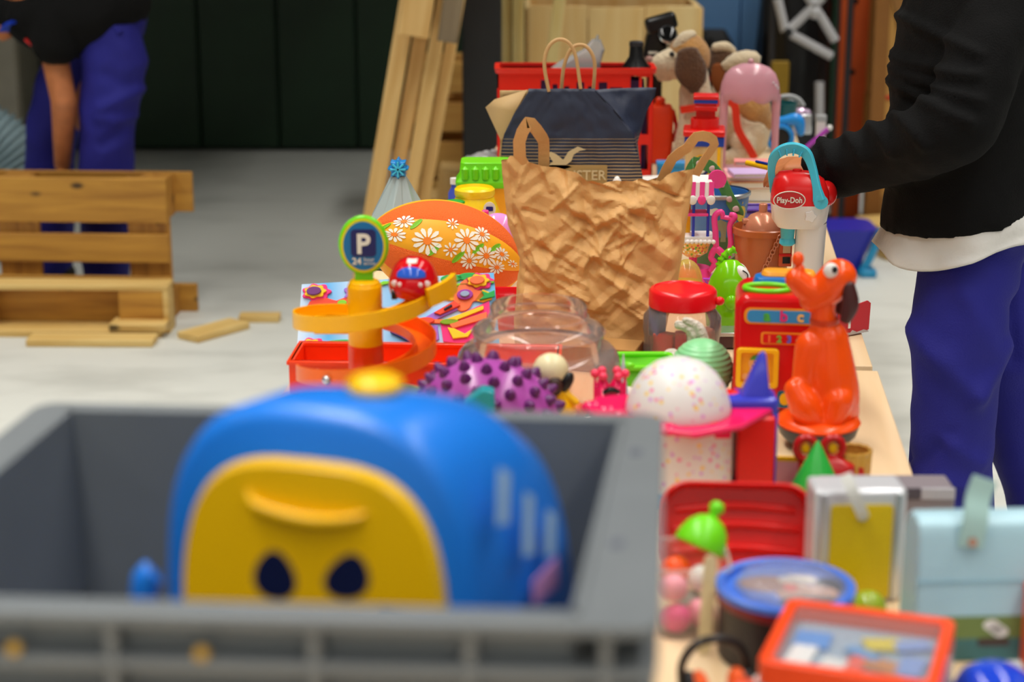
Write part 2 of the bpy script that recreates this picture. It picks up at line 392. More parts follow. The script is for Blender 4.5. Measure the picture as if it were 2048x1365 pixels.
t.part('plinth', S(-.88, -.02, .02, .38, 0, .03), BLK)
# timber leaning against the column
p, k = at_z(782, 575, 0)
for i, (dx, dy, ww, lab) in enumerate(((-.10, -.05, .085, 'leftmost pine plank of the leaning timber'), (-.02, .0, .075, 'second pine plank of the leaning timber, set back'), (.055, -.04, .07, 'third pine plank of the leaning timber, proud of its neighbours'), (.12, .03, .06, 'rightmost pine plank of the leaning timber'))):
    o = single('leaning_plank', lab, 'plank', S(-ww*.36, ww*.36, 0, .045, 0, 2.45), PINEZ, 'planks leaning by the column', loc=(p.x+dx*.8-.03, p0.y-.26+dy, 0), bevel=.004)
    o.rotation_euler = (R(-1.0), R(10.5), 0)
for i, (px, py, ww, hh, lab) in enumerate(((838, 50, .11, .5, 'short pine board across the upper front of the leaning planks'), (902, 60, .07, .5, 'grey weathered board end right of the leaning planks'))):
    q, k = at_d(px, py, p.y*cos(PITCH)+.35)
    o = single('short_board', lab, 'board', S(-ww/2, ww/2, -.13, -.085, 0, hh), PINEZ if i == 0 else wood('grey_wood', (150, 132, 104), (110, 92, 70), 2), 'board ends by the column', loc=(q.x, p0.y-.25-.02*i, q.z), bevel=.004)
    o.rotation_euler = (R(-1.5), R(9), 0)
p, k = at_z(905, 440, 0)
t = Thing('wooden_pallet', 'flat stacked pine pallet between leaning planks and column', 'pallet', p, 1)
for j in range(4):
    z = .02+j*.17
    for x in (-.11, .1): t.part('block', S(x-.05, x+.05, 0, .5, z, z+.085), PINEY, bevel=.004)
    t.part('board', S(-.16, .16, -.01, .1, z+.03, z+.155), PINE, bevel=.004); t.part('board', S(-.16, .16, .3, .44, z+.085, z+.15), PINE, bevel=.004)
t.part('runner', S(-.15, .15, .0, .12, 0, .02), PINE)
for px, py, ww, hh, lab in ((858, 520, .085, .25, 'shorter upright pine block end behind the cone toy'), (896, 548, .12, .4, 'taller upright pine block end behind the green box')):
    p, k = at_z(px, py, 0)
    o = single('timber_offcut', lab, 'timber', S(-ww/2, ww/2, 0, .2, 0, hh), PINEZ, 'timber offcuts by the column', loc=p, bevel=.006); o.rotation_euler = (0, R(4), 0)
# ================================================================ background right
p, k = at_z(1030, 500, 0)
for i in range(4):
    q = at_z(1006+i*12, 530, 0)[0]
    o = single('upright_lath', ('first', 'second', 'third', 'fourth')[i]+' thin upright pale lath counted from the black column', 'lath', S(-.011, .011, 0, .05, 0, 1.6), wood('lath', (236, 214, 150), (214, 186, 110), 2, 1.5, .6, False), 'laths standing beside the column', loc=(q.x, q.y+.02*(i % 2), 0), bevel=.002)
q = at_z(1050, 540, 0)[0]
o = single('slanted_lath', 'pale lath leaning aslant before the board crate', 'lath', S(-.022, .022, 0, .03, 0, 1.5), MATS['lath'], loc=q, bevel=.003); o.rotation_euler = (0, R(7), 0)
p, k = at_z(1222, 512, 0)
t = Thing('board_crate', 'tall pine board crate behind the red basket', 'crate', p, 1)
BD = wood('crate_pine', (248, 218, 156), (236, 194, 122), 2, .7)
hw = 0.335
for x0, x1, hh in ((-hw, -.105, .99), (-.1, .115, .985), (.12, hw, .99)): t.part('board', S(x0, x1, 0, .02, .02, hh), BD, bevel=.002)
for s_ in (-1, 1): t.part('side_board', S(s_*hw-.01, s_*hw+.01, .02, .5, .02, .98), BD, bevel=.002)
t.part('back_board', S(-hw, hw, .5, .52, .02, .98), BD); t.part('batten', S(-hw, hw, .02, .04, .02, .12), PINE); t.part('batten', S(-hw, hw, .02, .04, .85, .94), PINE)
t.part('floor_board', S(-hw, hw, .0, .52, 0, .02), PINE)
single('white_sack', 'white crumpled sack behind the board crate', 'sack', MB().lathe([(.05, 0), (.22, .03), (.24, .4), (.22, .85), (.16, 1.05), (.05, 1.12)], seg=28, wav=lambda a, z: 1+.06*sin(5*a+z*9)), mat('sack_white', (190, 194, 200), .6, bump=.5, bs=9), loc=at_z(1200, 405, 0)[0])
# blue doors / lockers
p, k = at_z(1462, 415, 0)
t = Thing('blue_cabinet', 'blue steel cabinet standing behind the plush dogs', 'cabinet', p, 1)
BC = mat('blue_steel', (104, 154, 212), .45, var=.1, vs=3)
t.part('body', S(-.19, .2, .0, .4, .04, 1.8), BC, bevel=.006)
t.part('door', S(-.18, .008, -.02, 0, .07, 1.77), BC, bevel=.004); d = t.part('door', S(.014, .19, -.02, 0, .07, 1.77), BC, bevel=.004); t.part('handle', B((.04, -.035, 1.25), (.02, .03, .12)), BLK, d)
t.part('plinth', S(-.17, .18, .02, .38, 0, .04), BLK)
p, k = at_z(1416, 442, 0)
t = Thing('black_trolley_bag', 'black upright bag with red patch behind the plush dog', 'bag', p, 1)
t.part('body', MB().loft([rrect(.24, .16, .04, 4, 0), rrect(.28, .18, .05, 4, .1), rrect(.26, .17, .05, 4, .6), rrect(.16, .12, .04, 4, .78), rrect(.1, .08, .03, 4, .83)]), mat('black_nylon', (18, 19, 24), .6, bump=.3, bs=20))
t.part('patch', B((.02, -.092, .64), (.07, .01, .05), (0, 20, 0)), RED); t.part('strap', MB().tube([(-.08, -.09, .1), (-.07, -.1, .5), (-.02, -.08, .8)], .012, smooth=4), BLK)
# folded drying rack with white bars, black bags
p, k = at_z(1608, 470, 0)
t = Thing('folding_rack', 'folded rack of crossed white tubes before black bags', 'rack', (p.x, p.y, 0), 1)
WTB = mat('white_tube', (196, 196, 200), .4)
def pp(px, py): q = at_d(px, py, (p.y)*cos(PITCH)+.25)[0]; return V((q.x-p.x, 0, q.z))
for a, b in (((1598, -30), (1668, 80)), ((1640, -10), (1572, 62)), ((1572, 62), (1662, 112)), ((1550, -5), (1567, 60)), ((1528, 190), (1600, 210)), ((1640, 165), (1645, 280))):
    qa, qb = pp(*a), pp(*b); t.part('bar', MB().tube([qa, qb], .019, 10), WTB)
t.part('joint', MB().ell(pp(1572, 62)-V((0, .0, 0)), .026), BLK); t.part('joint', MB().ell(pp(1625, 22), .028), WTB)
for x in (-.16, .16): t.part('upright', MB().tube([(x, .05, 0), (x, .05, 1.5)], .014, 10), mat('dark_tube', (50, 50, 56), .4))
t.part('foot', MB().tube([(-.2, .05, .015), (.2, .05, .015)], .014, 10), BLK)
p, k = at_z(1572, 455, 0)
single('black_bin_bag', 'large black bag stuffed behind the crossed white tubes', 'bag', MB().lathe([(.05, 0), (.14, .02), (.155, .3), (.15, .75), (.14, 1.15), (.08, 1.35), (.03, 1.4)], seg=40, wav=lambda a, z: 1+.05*sin(7*a+z*8)+.03*sin(13*a-z*15)), mat('black_film', (14, 14, 17), .35, bump=.4, bs=12), loc=p+V((.02, .12, 0)))
p, k = at_z(1578, 530, 0)
single('black_holdall', 'low black holdall beneath the crossed white tubes', 'bag', MB().loft([rrect(.2, .2, .06, 4, 0), rrect(.22, .24, .08, 4, .12), rrect(.21, .22, .08, 4, .45), rrect(.18, .16, .06, 4, .58), rrect(.12, .08, .03, 4, .61)]), MATS['black_nylon'], loc=p)
p, k = at_z(1548, 480, 0)
single('mustard_post', 'narrow mustard yellow board between cabinet and black bags', 'board', S(-.035, .035, 0, .03, 0, .74), mat('mustard', (150, 118, 22), .6, var=.1), loc=p, bevel=.003)
# rack upright, orange
p, k = at_z(1690, 442, 0)
t = Thing('rack_upright', 'orange steel pallet rack upright beside the cardboard boxes', 'rack', (p.x, p.y, 0), 1)
OST = mat('orange_steel', (220, 96, 40), .5, var=.12, vs=6)
t.part('post', S(-.06, .062, 0, .07, .01, 2.4), OST, bevel=.004); t.part('foot_plate', S(-.08, .09, -.04, .11, 0, .01), mat('steel_grey', (90, 90, 92), .5, .6))
for z in (.35, .65, .95, 1.25): t.part('hole', MB().lathe([(.012, -.004), (.012, .004)], (0, 0, z), 12, (90, 0, 0)), BLK)
# cardboard boxes
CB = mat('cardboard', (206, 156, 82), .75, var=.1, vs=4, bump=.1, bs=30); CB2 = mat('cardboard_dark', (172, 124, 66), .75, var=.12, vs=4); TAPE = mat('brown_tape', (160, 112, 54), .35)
def carton(label, px, py, w_, d_, h_, z=0, rz=0, mm=None):
    p, k = at_z(px, py, 0); t = Thing('cardboard_box', label, 'box', (p.x, p.y, z), 1, (0, 0, rz), 'cartons by the orange rack')
    t.part('carton', S(-w_/2, w_/2, 0, d_, 0, h_), mm or CB, bevel=.004)
    t.part('tape', S(-.03, .03, -.002, d_+.002, h_-.0005, h_+.002), TAPE); t.part('tape', S(-.03, .03, -.002, 0.0005, h_-.08, h_+.001), TAPE)
    for s_ in (-1, 1): t.part('flap', S(min(s_*.001, s_*(w_/2-.002)), max(s_*.001, s_*(w_/2-.002)), .002, d_-.002, h_, h_+.0012), mm or CB)
    return t
carton('lower cardboard box of darker board behind the worker in black', 1832, 474, .36, .27, .17, mm=CB2)  # darker cardboard colour than the boxes above
carton('middle large cardboard box of the stack behind the worker', 1848, 474, .46, .27, .4, .172)
tt = carton('upper cardboard box of the stack, crossed by a slanting strap', 1850, 474, .46, .27, .55, .576)
tt.part('strap', MB().tube([(-.19, -.008, .5), (-.05, -.008, .02)], .03, flat=(.1, 1), ref=(0, 1, 0)), TAPE); tt.part('red_line', S(-.2, .2, -.003, 0, .005, .018), RED)
single('hardboard_strip', 'brown hardboard strip leaning beside the orange rack upright', 'board', S(-.03, .03, 0, .02, 0, 1.5), mat('hardboard', (150, 98, 40), .6, var=.1), loc=at_z(1742, 481, 0)[0])
# blue tub cart under table's far right
p, k = at_z(1696, 540, 0)
t = Thing('blue_toy_slide', 'dark blue plastic toy slide with turquoise edge beyond the table', 'toy', p, 1)
t.part('chute', MB().loft([rrect(.1, .16, .03, 4, .0, -.02), rrect(.15, .2, .04, 4, .08, -.02), rrect(.22, .24, .04, 4, .18, -.02)]), PL('royal', (40, 44, 170)))
t.part('edge', MB().tube([(.03, -.1, .005), (.06, -.11, .07), (.1, -.12, .185)], .016, smooth=5), PL('turq', (40, 150, 200)))
t.part('foot', B((.055, -.1, .015), (.06, .08, .03)), MATS['plastic_turq'], bevel=.006)
p, k = at_z(1800, 520, 0)
t = Thing('wooden_pallet', 'end of a yellowish pallet on the floor by the boxes', 'pallet', p, 1, (0, 0, 15))
for z in (.0, .05, .1): t.part('board', S(-.06, .3, -.0, .3, z, z+.022), PALL, bevel=.003)
for x in (-.05, .2): t.part('block', S(x, x+.08, .01, .1, .022, .1), PAL, bevel=.003)
# ================================================================ grey crate in the foreground with the blue toy
RZ = 1.11; CW, CD = .60, .49; CRY = math.degrees(atan2(1558-CX, F/cos(PITCH)))
SKEW = .068; CRY = 3.6
corner = at_z(1328, 828, RZ)[0]
Mrot = Matrix.Rotation(-R(CRY), 4, 'Z'); cc = corner + (Mrot @ V((-CW/2-SKEW*CD/2, -CD/2, 0)))
GR = mat('grey_crate_plastic', (112, 117, 121), .42, var=.05, vs=10)
t = Thing('stacking_crate', 'large grey plastic stacking crate in the foreground', 'crate', (cc.x, cc.y, TZ), 1, (0, 0, -CRY))
hC = RZ-TZ; iw, idp = CW/2-.035, CD/2-.02
t.part('bottom', S(-iw, iw, -idp, idp, 0.0, .012), GR, bevel=.003)
tp = .012
def wallpart(a, b, th):   # slightly tapering wall along a straight run
    (x0, y0), (x1, y1) = a, b
    nx, ny = (y1-y0), -(x1-x0); Ln = sqrt(nx*nx+ny*ny); nx, ny = nx/Ln, ny/Ln
    def q(x, y, z, o): return (x+nx*(o+(z/hC-1)*-tp*0), y+ny*o, z)
    lo = .012
    A = [q(x0, y0, lo, 0), q(x1, y1, lo, 0), q(x1, y1, lo, th), q(x0, y0, lo, th)]
    Bt = [q(x0, y0, hC, 0), q(x1, y1, hC, 0), q(x1, y1, hC, th), q(x0, y0, hC, th)]
    return MB().loft([A, Bt])
t.part('side_wall', wallpart((-iw, -idp), (iw, -idp), -.006), GR); t.part('side_wall', wallpart((iw, -idp), (iw, idp), -.006), GR)
t.part('side_wall', wallpart((iw, idp), (-iw, idp), -.006), GR); t.part('side_wall', wallpart((-iw, idp), (-iw, -idp), -.006), GR)
# rim: a flat flange with a lip hanging outside, and a second flange below, ribs between
def ring_band(x, y, xi, yi, z0, z1):
    return MB().loft([rrect(2*x, 2*y, .02, 4, z0), rrect(2*x, 2*y, .02, 4, z1), rrect(2*xi, 2*yi, .006, 4, z1), rrect(2*xi, 2*yi, .006, 4, z0), rrect(2*x, 2*y, .02, 4, z0)], False, False)
rim = t.part('rim', ring_band(CW/2, CD/2, iw, idp, hC-.008, hC), GR, bevel=.002)
t.part('lower_flange', ring_band(CW/2-.002, CD/2-.002, iw+.003, idp+.003, hC-.043, hC-.036), GR, bevel=.001)
t.part('lower_flange', ring_band(CW/2-.004, CD/2-.004, iw+.003, idp+.003, hC-.075, hC-.069), GR, bevel=.001)
for x in (-.205, -.065, .08, .19, .285):
    t.part('rib', S(x-.004, x+.004, -CD/2+.004, -idp, hC-.1, hC-.008), GR); t.part('rib', S(x-.004, x+.004, idp, CD/2-.004, hC-.1, hC-.008), GR)
for y in (-.2, -.1, 0, .1, .2):
    for s_ in (-1, 1): t.part('rib', S(min(s_*iw, s_*(CW/2-.004)), max(s_*iw, s_*(CW/2-.004)), y-.004, y+.004, hC-.1, hC-.008), GR)
for y in (.13, -.09): t.part('rim_slot', S(CW/2-.024, CW/2-.014, y-.008, y+.008, hC-.001, hC+.0006), mat('slot_dark', (88, 92, 104), .6))
for x in (-.135, .0): t.part('latch_mark', MB().lathe([(.005, -.002), (.005, .002)], (x, -CD/2+.0035, hC-.03), 12, (90, 0, 0)), mat('ochre_plug', (190, 150, 50), .5))
# blue toy with yellow front
BT = PL('toyblue', (30, 122, 226), .3); BY = PL('toyyellow', (250, 196, 0), .35)
for o_ in t.root.children:
    for v_ in o_.data.vertices:
        if v_.co.x > iw+.004 and o_.name.split('.')[0] in ('rim', 'lower_flange'): v_.co.x += .024*(.5-v_.co.y/CD)
        v_.co.x += SKEW*v_.co.y     # the folding crate stands a little racked
s0 = 2480.0
q, k = at_s(632, 1200, s0)
q = V((q.x, q.y, TZ+.012)); zb = (at_s(632, 1200, s0)[0].z-q.z)/k      # row 1200 is zb pixels above the crate bottom
t = Thing('toy_case', 'rounded blue toy with yellow front panel inside the grey crate', 'toy', q, k, (0, 0, -17))
def arch(w0, w1, top, y, r=.42, n=30, dx=0, base=0):
    L = [(dx-w0/2, y, base)]
    for i in range(n+1):
        a = pi - pi*i/n; cxx = cos(a); szz = sin(a); e = .62
        X = math.copysign(abs(cxx)**e, cxx)*w1/2; Zz = top-(top*r)+abs(szz)**e*(top*r)
        L.append((dx+X, y, Zz))
    L.append((dx+w0/2, y, base)); return L
Ht = zb+398
t.part('shell', MB().loft([arch(730, 616, Ht-28, -8, .45), arch(776, 656, Ht-8, 4, .45), arch(788, 668, Ht, 40, .45), arch(776, 662, Ht-2, 170, .5, dx=34), arch(740, 640, Ht-44, 320, .55, dx=78), arch(710, 610, Ht-120, 430, .6, dx=112), arch(660, 560, Ht-250, 500, .6, dx=130), arch(580, 480, Ht-380, 520, .6, dx=130)]), BT, smooth=60)
t.part('bumper', MB().tube([(-372, 20, zb+5), (-392, 10, zb-80), (-392, 10, 10)], 28, smooth=5), BT)
fp = t.part('front_panel', MB().loft([arch(646, 556, Ht-108, -34, .42, base=30), arch(660, 570, Ht-98, -14, .42, base=25), arch(660, 570, Ht-98, 2, .42, base=25)]), BY, smooth=60)
DKN = mat('deep_navy_recess', (14, 24, 66), .25)
def drop(cx, cz, w_, h_, lean, y=-36, t_=6):
    o = []
    for i in range(26):
        a = 2*pi*i/26; x = sin(a)*w_/2*(1-.25*cos(a)); z = cos(a)*h_/2; o.append((cx+x+lean*z/h_*w_, cz+z))
    return MB().prism(o, t_, 'xz', y)
t.part('eye_opening', drop(-72, zb+58, 90, 104, .02), DKN, fp); t.part('eye_opening', drop(84, zb+74, 92, 98, .26), DKN, fp); t.part('mouth_opening', MB().prism(rr2(142, 232, zb-40, zb+24, 16), 6, 'xz', -36), DKN, fp)
t.part('grip_lip', MB().tube([(-122, -36, zb+232), (-100, -46, zb+206), (0, -50, zb+190), (84, -46, zb+196), (124, -36, zb+208)], [6, 10, 12, 10, 6], smooth=5), BY, fp)
t.part('top_knob', MB().ell((70, 170, Ht+8), (58, 60, 24)), BY)
def sidequad(q_):
    def sx_(y, z): return interp([(40, 0), (170, 34), (320, 78), (430, 112)], y)+interp([(40, 394), (170, 388), (320, 370), (430, 355)], y)-46*z/Ht+3
    return MB().loft([[(sx_(y, z)-3, y, z) for y, z in q_], [(sx_(y, z), y, z) for y, z in q_]])
for i, (x, z, hh, an) in enumerate(((352, 330, 170, 5), (352, 250, 190, -8), (351, 180, 150, 12))):
    t.part('sticker', sidequad([(60+i*95, zb+z-hh*.9), (100+i*95, zb+z-hh*.95), (110+i*95, zb+z-60), (75+i*95, zb+z-40)]), mat('pale_reflection', (170, 205, 240), .2))  # pale quads stand in for whitish reflections, painted on the shell's side
t.part('pink_sticker', sidequad([(190, zb-40), (300, zb-40), (300, zb+25), (190, zb+10)]), PL('softpink', (200, 140, 200)))
# ================================================================ things right of the crate, near
# red scoop tray leaning
t = on_table('red_scoop_tray', 'bright red moulded plastic tray leaning upright behind the green bell', 'tray', 1470, 1165, rot=(-22, 0, -4)); t.root.location.z += .004
def trayloop(w_, h_, y, r, top): return [(x, y+ (0), z) for x, z in rr2(-w_/2, w_/2, 0+ (210-h_)/2, 192-(210-h_)/2+top, r, 6)]
t.part('shell', MB().loft([trayloop(296, 210, 40, 50, 0), trayloop(300, 212, -30, 52, 0), trayloop(292, 204, -32, 50, 0), trayloop(276, 188, 20, 46, 0)], True, True), RED, smooth=50)
for z, x0, x1 in ((52, -125, 125), (98, -125, 128), (136, -120, 120)): t.part('ridge', MB().tube([(x0, 18, z), (0, 10, z+12), (x1, 18, z+4)], 8, smooth=6), RED)
# clear tub with pink and orange toys under the bell
t = on_table('clear_tub', 'clear plastic tub of pink bits right beside the grey crate', 'tub', 1378, 1250)
CLR = clear('clear_tub_plastic', (252, 250, 248), .16, .1, .4)
t.part('wall', MB().loft([rrect(120, 150, 20, 4, 0), rrect(140, 170, 22, 4, 150)], True, False), CLR)
t.part('rim', MB().tube(rrect(144, 174, 22, 4, 150), 4, closed=True), CLR)
for nm, mm, x, y, z, r_ in (('pink_ball', PINK, -30, -40, 32, 30), ('pink_ball', PL('palepink', (240, 150, 170)), 20, -20, 34, 30), ('grey_piece', PL('palegrey', (170, 185, 175)), 5, 40, 30, 28), ('orange_piece', ORANGE, -25, 40, 100, 30), ('pink_piece', PL('palepink', (1, 1, 1)), -35, -30, 92, 28), ('pink_piece', WHT, 25, 20, 92, 28)):
    t.part(nm, MB().ell((x, y, z), (r_, r_*.9, r_*1.05), rot=(20, 30, 0)), mm)
q, k = at_s(1408, 1280, 1770)
t = Thing('wooden_stick', 'flat pale wooden stick standing in front of the clear tub', 'stick', V((q.x, q.y, TZ)), k, (-4, 3, 0))
zz = (q.z-TZ)/k
t.part('stick', MB().prism(rr2(-13, 13, 0, zz+175, 12), 5, 'xz'), mat('pale_stick', (222, 206, 160), .6, var=.08))
# lime bell
q, k = at_s(1400, 1090, 1690)
t = Thing('toy_bell', 'lime green tilted toy bell with a knob handle', 'toy', q, k, (-20, 27, 0))
t.part('bell', MB().lathe([(52, -6), (53, 0), (50, 18), (42, 38), (28, 54), (12, 62), (.5, 64)], seg=32), LIME, smooth=60)
t.part('knob', MB().lathe([(9, 58), (9, 68), (14, 74), (16, 83), (11, 92), (.5, 95)], seg=20), LIME, smooth=60)
# round blue tin
q, k = at_s(1571, 1168, 1780)
t = Thing('round_tin', 'round blue rimmed tin with clear wrapped sweets on top', 'tin', V((q.x, q.y, TZ)), k)
ht = (q.z-TZ)/k
t.part('wall', MB().lathe([(128, 0), (132, 4), (132, ht-26)], seg=48), mat('tin_dark', (30, 26, 32), .4, var=.3, vs=30))
t.part('red_band', MB().lathe([(134, ht-34), (138, ht-30), (138, ht-14), (134, ht-12)], seg=48, cap0=False, cap1=False), mat('tin_red', (120, 16, 30), .35))
t.part('rim', MB().lathe([(132, ht-16), (139, ht-12), (139, ht), (132, ht+3), (122, ht), (120, ht-18)], seg=48, cap0=False, cap1=False), PL('tinblue', (66, 112, 210)))
lid = t.part('lid', MB().lathe([(121, ht-12), (60, ht-10), (.5, ht-10)], seg=48, cap0=False), MATS['plastic_tinblue'])
for x, y, rx, ry, mm in ((-30, 20, 60, 40, (150, 96, 80)), (40, -30, 62, 44, (196, 150, 130)), (30, 40, 40, 24, (200, 190, 184)), (88, 10, 28, 40, (52, 52, 70)), (40, -70, 60, 24, (40, 38, 44)), (10, 0, 14, 22, (220, 90, 70))):
    t.part('printed_patch', MB().prism(circ(x, y, rx, ry), 1.5+random.random(), 'xy', ht-10), mat('print_%d_%d' % (mm[0], mm[1]), mm, .5), lid)
t.part('clear_film', MB().ell((10, 5, ht-8), (112, 105, 40), 28, 10, h0=0, h1=1.0), clear('film', (250, 250, 250), .1, .12, .3), disp=lambda c, n_: 6*noise.noise(c/28), smooth=60)
# silver case with yellow front
t = on_table('yellow_tin_case', 'yellow fronted tin case with silver edges beside the blue lunch box', 'case', 1712, 1204, rz=2)
t.part('body', S(-92, 92, 0, 95, 0, 236), mat('tin_white', (214, 214, 220), .3, .3), bevel=10, seg=3)
t.part('front', MB().prism(rr2(-60, 64, 8, 206, 8), 4, 'xz', -5), PL('case_yellow', (214, 184, 0), .4))
for s_ in (-1, 1): t.part('edge', S(s_*74-6, s_*74+6, -7, 0, 4, 232), SILV, bevel=3)
t.part('handle_strap', MB().tube([(-36, -10, 274), (-24, -30, 242), (-4, -26, 200), (4, -10, 184)], 9, flat=(.35, 1.3), ref=(0, 1, .2), smooth=4), PL('strap_white', (220, 220, 214)))
t.part('rivet', MB().lathe([(9, -3), (9, 3)], (2, -12, 186), 14, (90, 0, 0)), SILV)
# grey open case behind
t = on_table('grey_case', 'low grey case with a dark rim behind the yellow tin case', 'case', 1775, 1085)
t.part('body', S(-130, 130, 0, 90, 0, 112), mat('case_grey', (132, 122, 128), .4), bevel=6)
t.part('rim', S(-70, 60, -6, 0, 92, 116), mat('case_rim', (70, 62, 72), .35), bevel=2); t.part('rim', S(60, 128, -6, 0, 92, 116), mat('case_rim_l', (170, 168, 176), .3), bevel=2)
t.part('clasp', S(-14, 14, -10, -2, 70, 92), SILV, bevel=3)
# pale blue lunch box
q, k = at_s(1925, 1300, 1750)
t = Thing('lunch_box', 'pale blue lunch box with meadow print and raised strap', 'lunch box', V((q.x, q.y, TZ)), k, (0, 0, 3))
LB = mat('pale_blue_tin', (172, 208, 222), .38, var=.04)
def lb(w_, z0): return [(-w_/2, z0)]
prof = [(-60, 0), (60, 0), (60, 190), (56, 240), (40, 275), (15, 292), (-20, 295), (-50, 286), (-60, 260)]
t.part('body', MB().loft([[(-118, y, z) for y, z in prof], [(118, y, z) for y, z in prof]]), LB, bevel=7, seg=3)
t.part('seam', S(-119, 119, -62, -58, 166, 172), PL('seam_blue', (150, 190, 206)))
t.part('meadow_print', S(-114, 112, -62.5, -59, 2, 96), ramp_z('meadow', ((0, (60, 110, 110)), (.5, (112, 132, 66))), 2, .5, True, 1/(100*k)))
for x, z in ((34, 78), (52, 64), (44, 70)): t.part('printed_sheep', MB().prism(circ(x, z, 16, 11), 2, 'xz', -64.5), WHT)
t.part('printed_log', MB().prism(rr2(8, 72, 34, 50, 8), 2, 'xz', -64.5), mat('print_brown', (70, 52, 48), .5))
t.part('strap', MB().tube([(-20, -66, 244), (-14, -66, 300), (-6, -50, 340), (6, -46, 376)], 24, flat=(.16, 1), ref=(0, -1, 0), smooth=4), mat('strap_mint', (168, 204, 200), .5), label='pale mint strap standing up')
t.part('snap', MB().lathe([(9, -3), (9, 3)], (-18, -71, 256), 14, (90, 0, 0)), mat('copper', (190, 140, 120), .35, .6))
t.part('side_edge', S(117, 123, -40, 40, 6, 250), SILV, bevel=2)
# orange framed game box
q, k = at_z(1748, 1300, .85)
q2 = at_z(1700, 1330, .85)[0]
t = Thing('game_tray', 'orange framed game box with clear cover and colourful inside', 'game', (at_z(1718, 1280, .85)[0].x, at_z(1718, 1280, .85)[0].y, TZ), 1, (0, 0, -19))
hw, hd = .088, .084
OR2 = PL('frame_orange', (240, 74, 26))
t.part('base', S(-hw, hw, -hd, hd, 0, .085), clear('grey_clear', (226, 228, 236), .35))
t.part('frame', MB().loft([rrect(2*hw, 2*hd, .012, 4, .085), rrect(2*hw, 2*hd, .012, 4, .11), rrect(2*hw-.024, 2*hd-.024, .008, 4, .11), rrect(2*hw-.024, 2*hd-.024, .008, 4, .085), rrect(2*hw, 2*hd, .012, 4, .085)], False, False), OR2, bevel=.002)
fl = t.part('picture', S(-hw+.012, hw-.012, -hd+.012, hd-.012, .088, .09), mat('picture_base', (150, 170, 190), .4))
for x, y, w_, d_, c in ((-.05, .02, .03, .03, (70, 140, 220)), (-.055, -.02, .02, .04, (240, 240, 240)), (.0, -.025, .018, .028, (230, 80, 60)), (.02, .03, .03, .022, (210, 190, 40)), (.03, -.02, .035, .02, (190, 120, 60)), (.05, .035, .03, .016, (120, 150, 210)), (.055, -.015, .02, .035, (120, 150, 70)), (.005, .0, .03, .012, (90, 150, 210)), (-.02, -.035, .02, .02, (225, 225, 225))):
    t.part('picture_patch', B((x, y, .093+random.random()*.002), (w_*1.25, d_*1.25, .004), (0, 0, random.uniform(-30, 30))), mat('pp_%d%d' % (c[0], c[1]), c, .4), fl, bevel=.001)
t.part('cover', S(-hw+.012, hw-.012, -hd+.012, hd-.012, .105, .107), clear('cover', (252, 252, 252), .05, .12, .22))
# headphones
t = Thing('headphones', 'black headphones with orange ear pads at the bottom edge', 'headphones', at_z(1432, 1405, TZ+.0)[0], at_z(1432, 1405)[1]*1.0, (0, 0, 10))
t.part('headband', MB().tube([(-70, 0, 30), (-72, 0, 90), (-40, 5, 128), (10, 8, 132), (50, 8, 110), (66, 8, 60), (66, 8, 30)], 9, smooth=5), BLK)
for x in (-50, 55): c = t.part('ear_cup', MB().ell((x*1.1, 6, 34), (22, 34, 34)), BLK); t.part('ear_pad', MB().ell((x*.75, -2, 40), (20, 30, 32)), PL('pad_orange', (248, 96, 20)), c)
t = on_table('orange_bottle', 'salmon orange bottle with white cap lying beside the game box', 'bottle', 1462, 1446, rot=(0, 60, 20)); t.root.location.z += .02
t.part('body', MB().lathe([(30, 0), (34, 4), (34, 70), (24, 92), (16, 100)], (0, 0, -34), 24, (0, 0, 0)), PL('salmon', (236, 84, 50)), smooth=50); t.part('cap', MB().lathe([(18, 66), (18, 84), (.5, 86)], seg=20), WHT)
# blue ball at lower right and bits
t = on_table('blue_glossy_helmet', 'glossy royal blue toy dome at the lower right corner', 'toy', 1985, 1450)
t.part('dome', MB().lathe([(92, 0), (94, 30), (88, 70), (70, 104), (40, 124), (.5, 130)], seg=40), PL('royal2', (26, 64, 200), .12), smooth=60); t.part('rim', MB().lathe([(94, 0), (102, 4), (102, 14), (94, 18)], seg=40, cap0=False, cap1=False), PL('royal2', (0, 0, 0)))
t = on_table('lime_ball', 'translucent lime ball between the round tin and yellow case', 'ball', 1735, 1250)
t.part('ball', MB().ell((0, 0, 36), 36, 24, 16), mat('lime_clear', (176, 206, 60), .1, trans=.5), smooth=60); t.part('seam', MB().lathe([(36.4, -1.5), (36.4, 1.5)], (0, 0, 36), 32, cap0=False, cap1=False), LIME)
t = on_table('salmon_box', 'salmon orange box at the right edge beside the lunch box', 'box', 2075, 1330)
t.part('carton', S(-32, 60, -30, 60, 0, 150), PL('salmon', (0, 0, 0)), bevel=3); t.part('lid', S(-34, 62, -32, 62, 150, 172), PL('salmon', (0, 0, 0)), bevel=3)
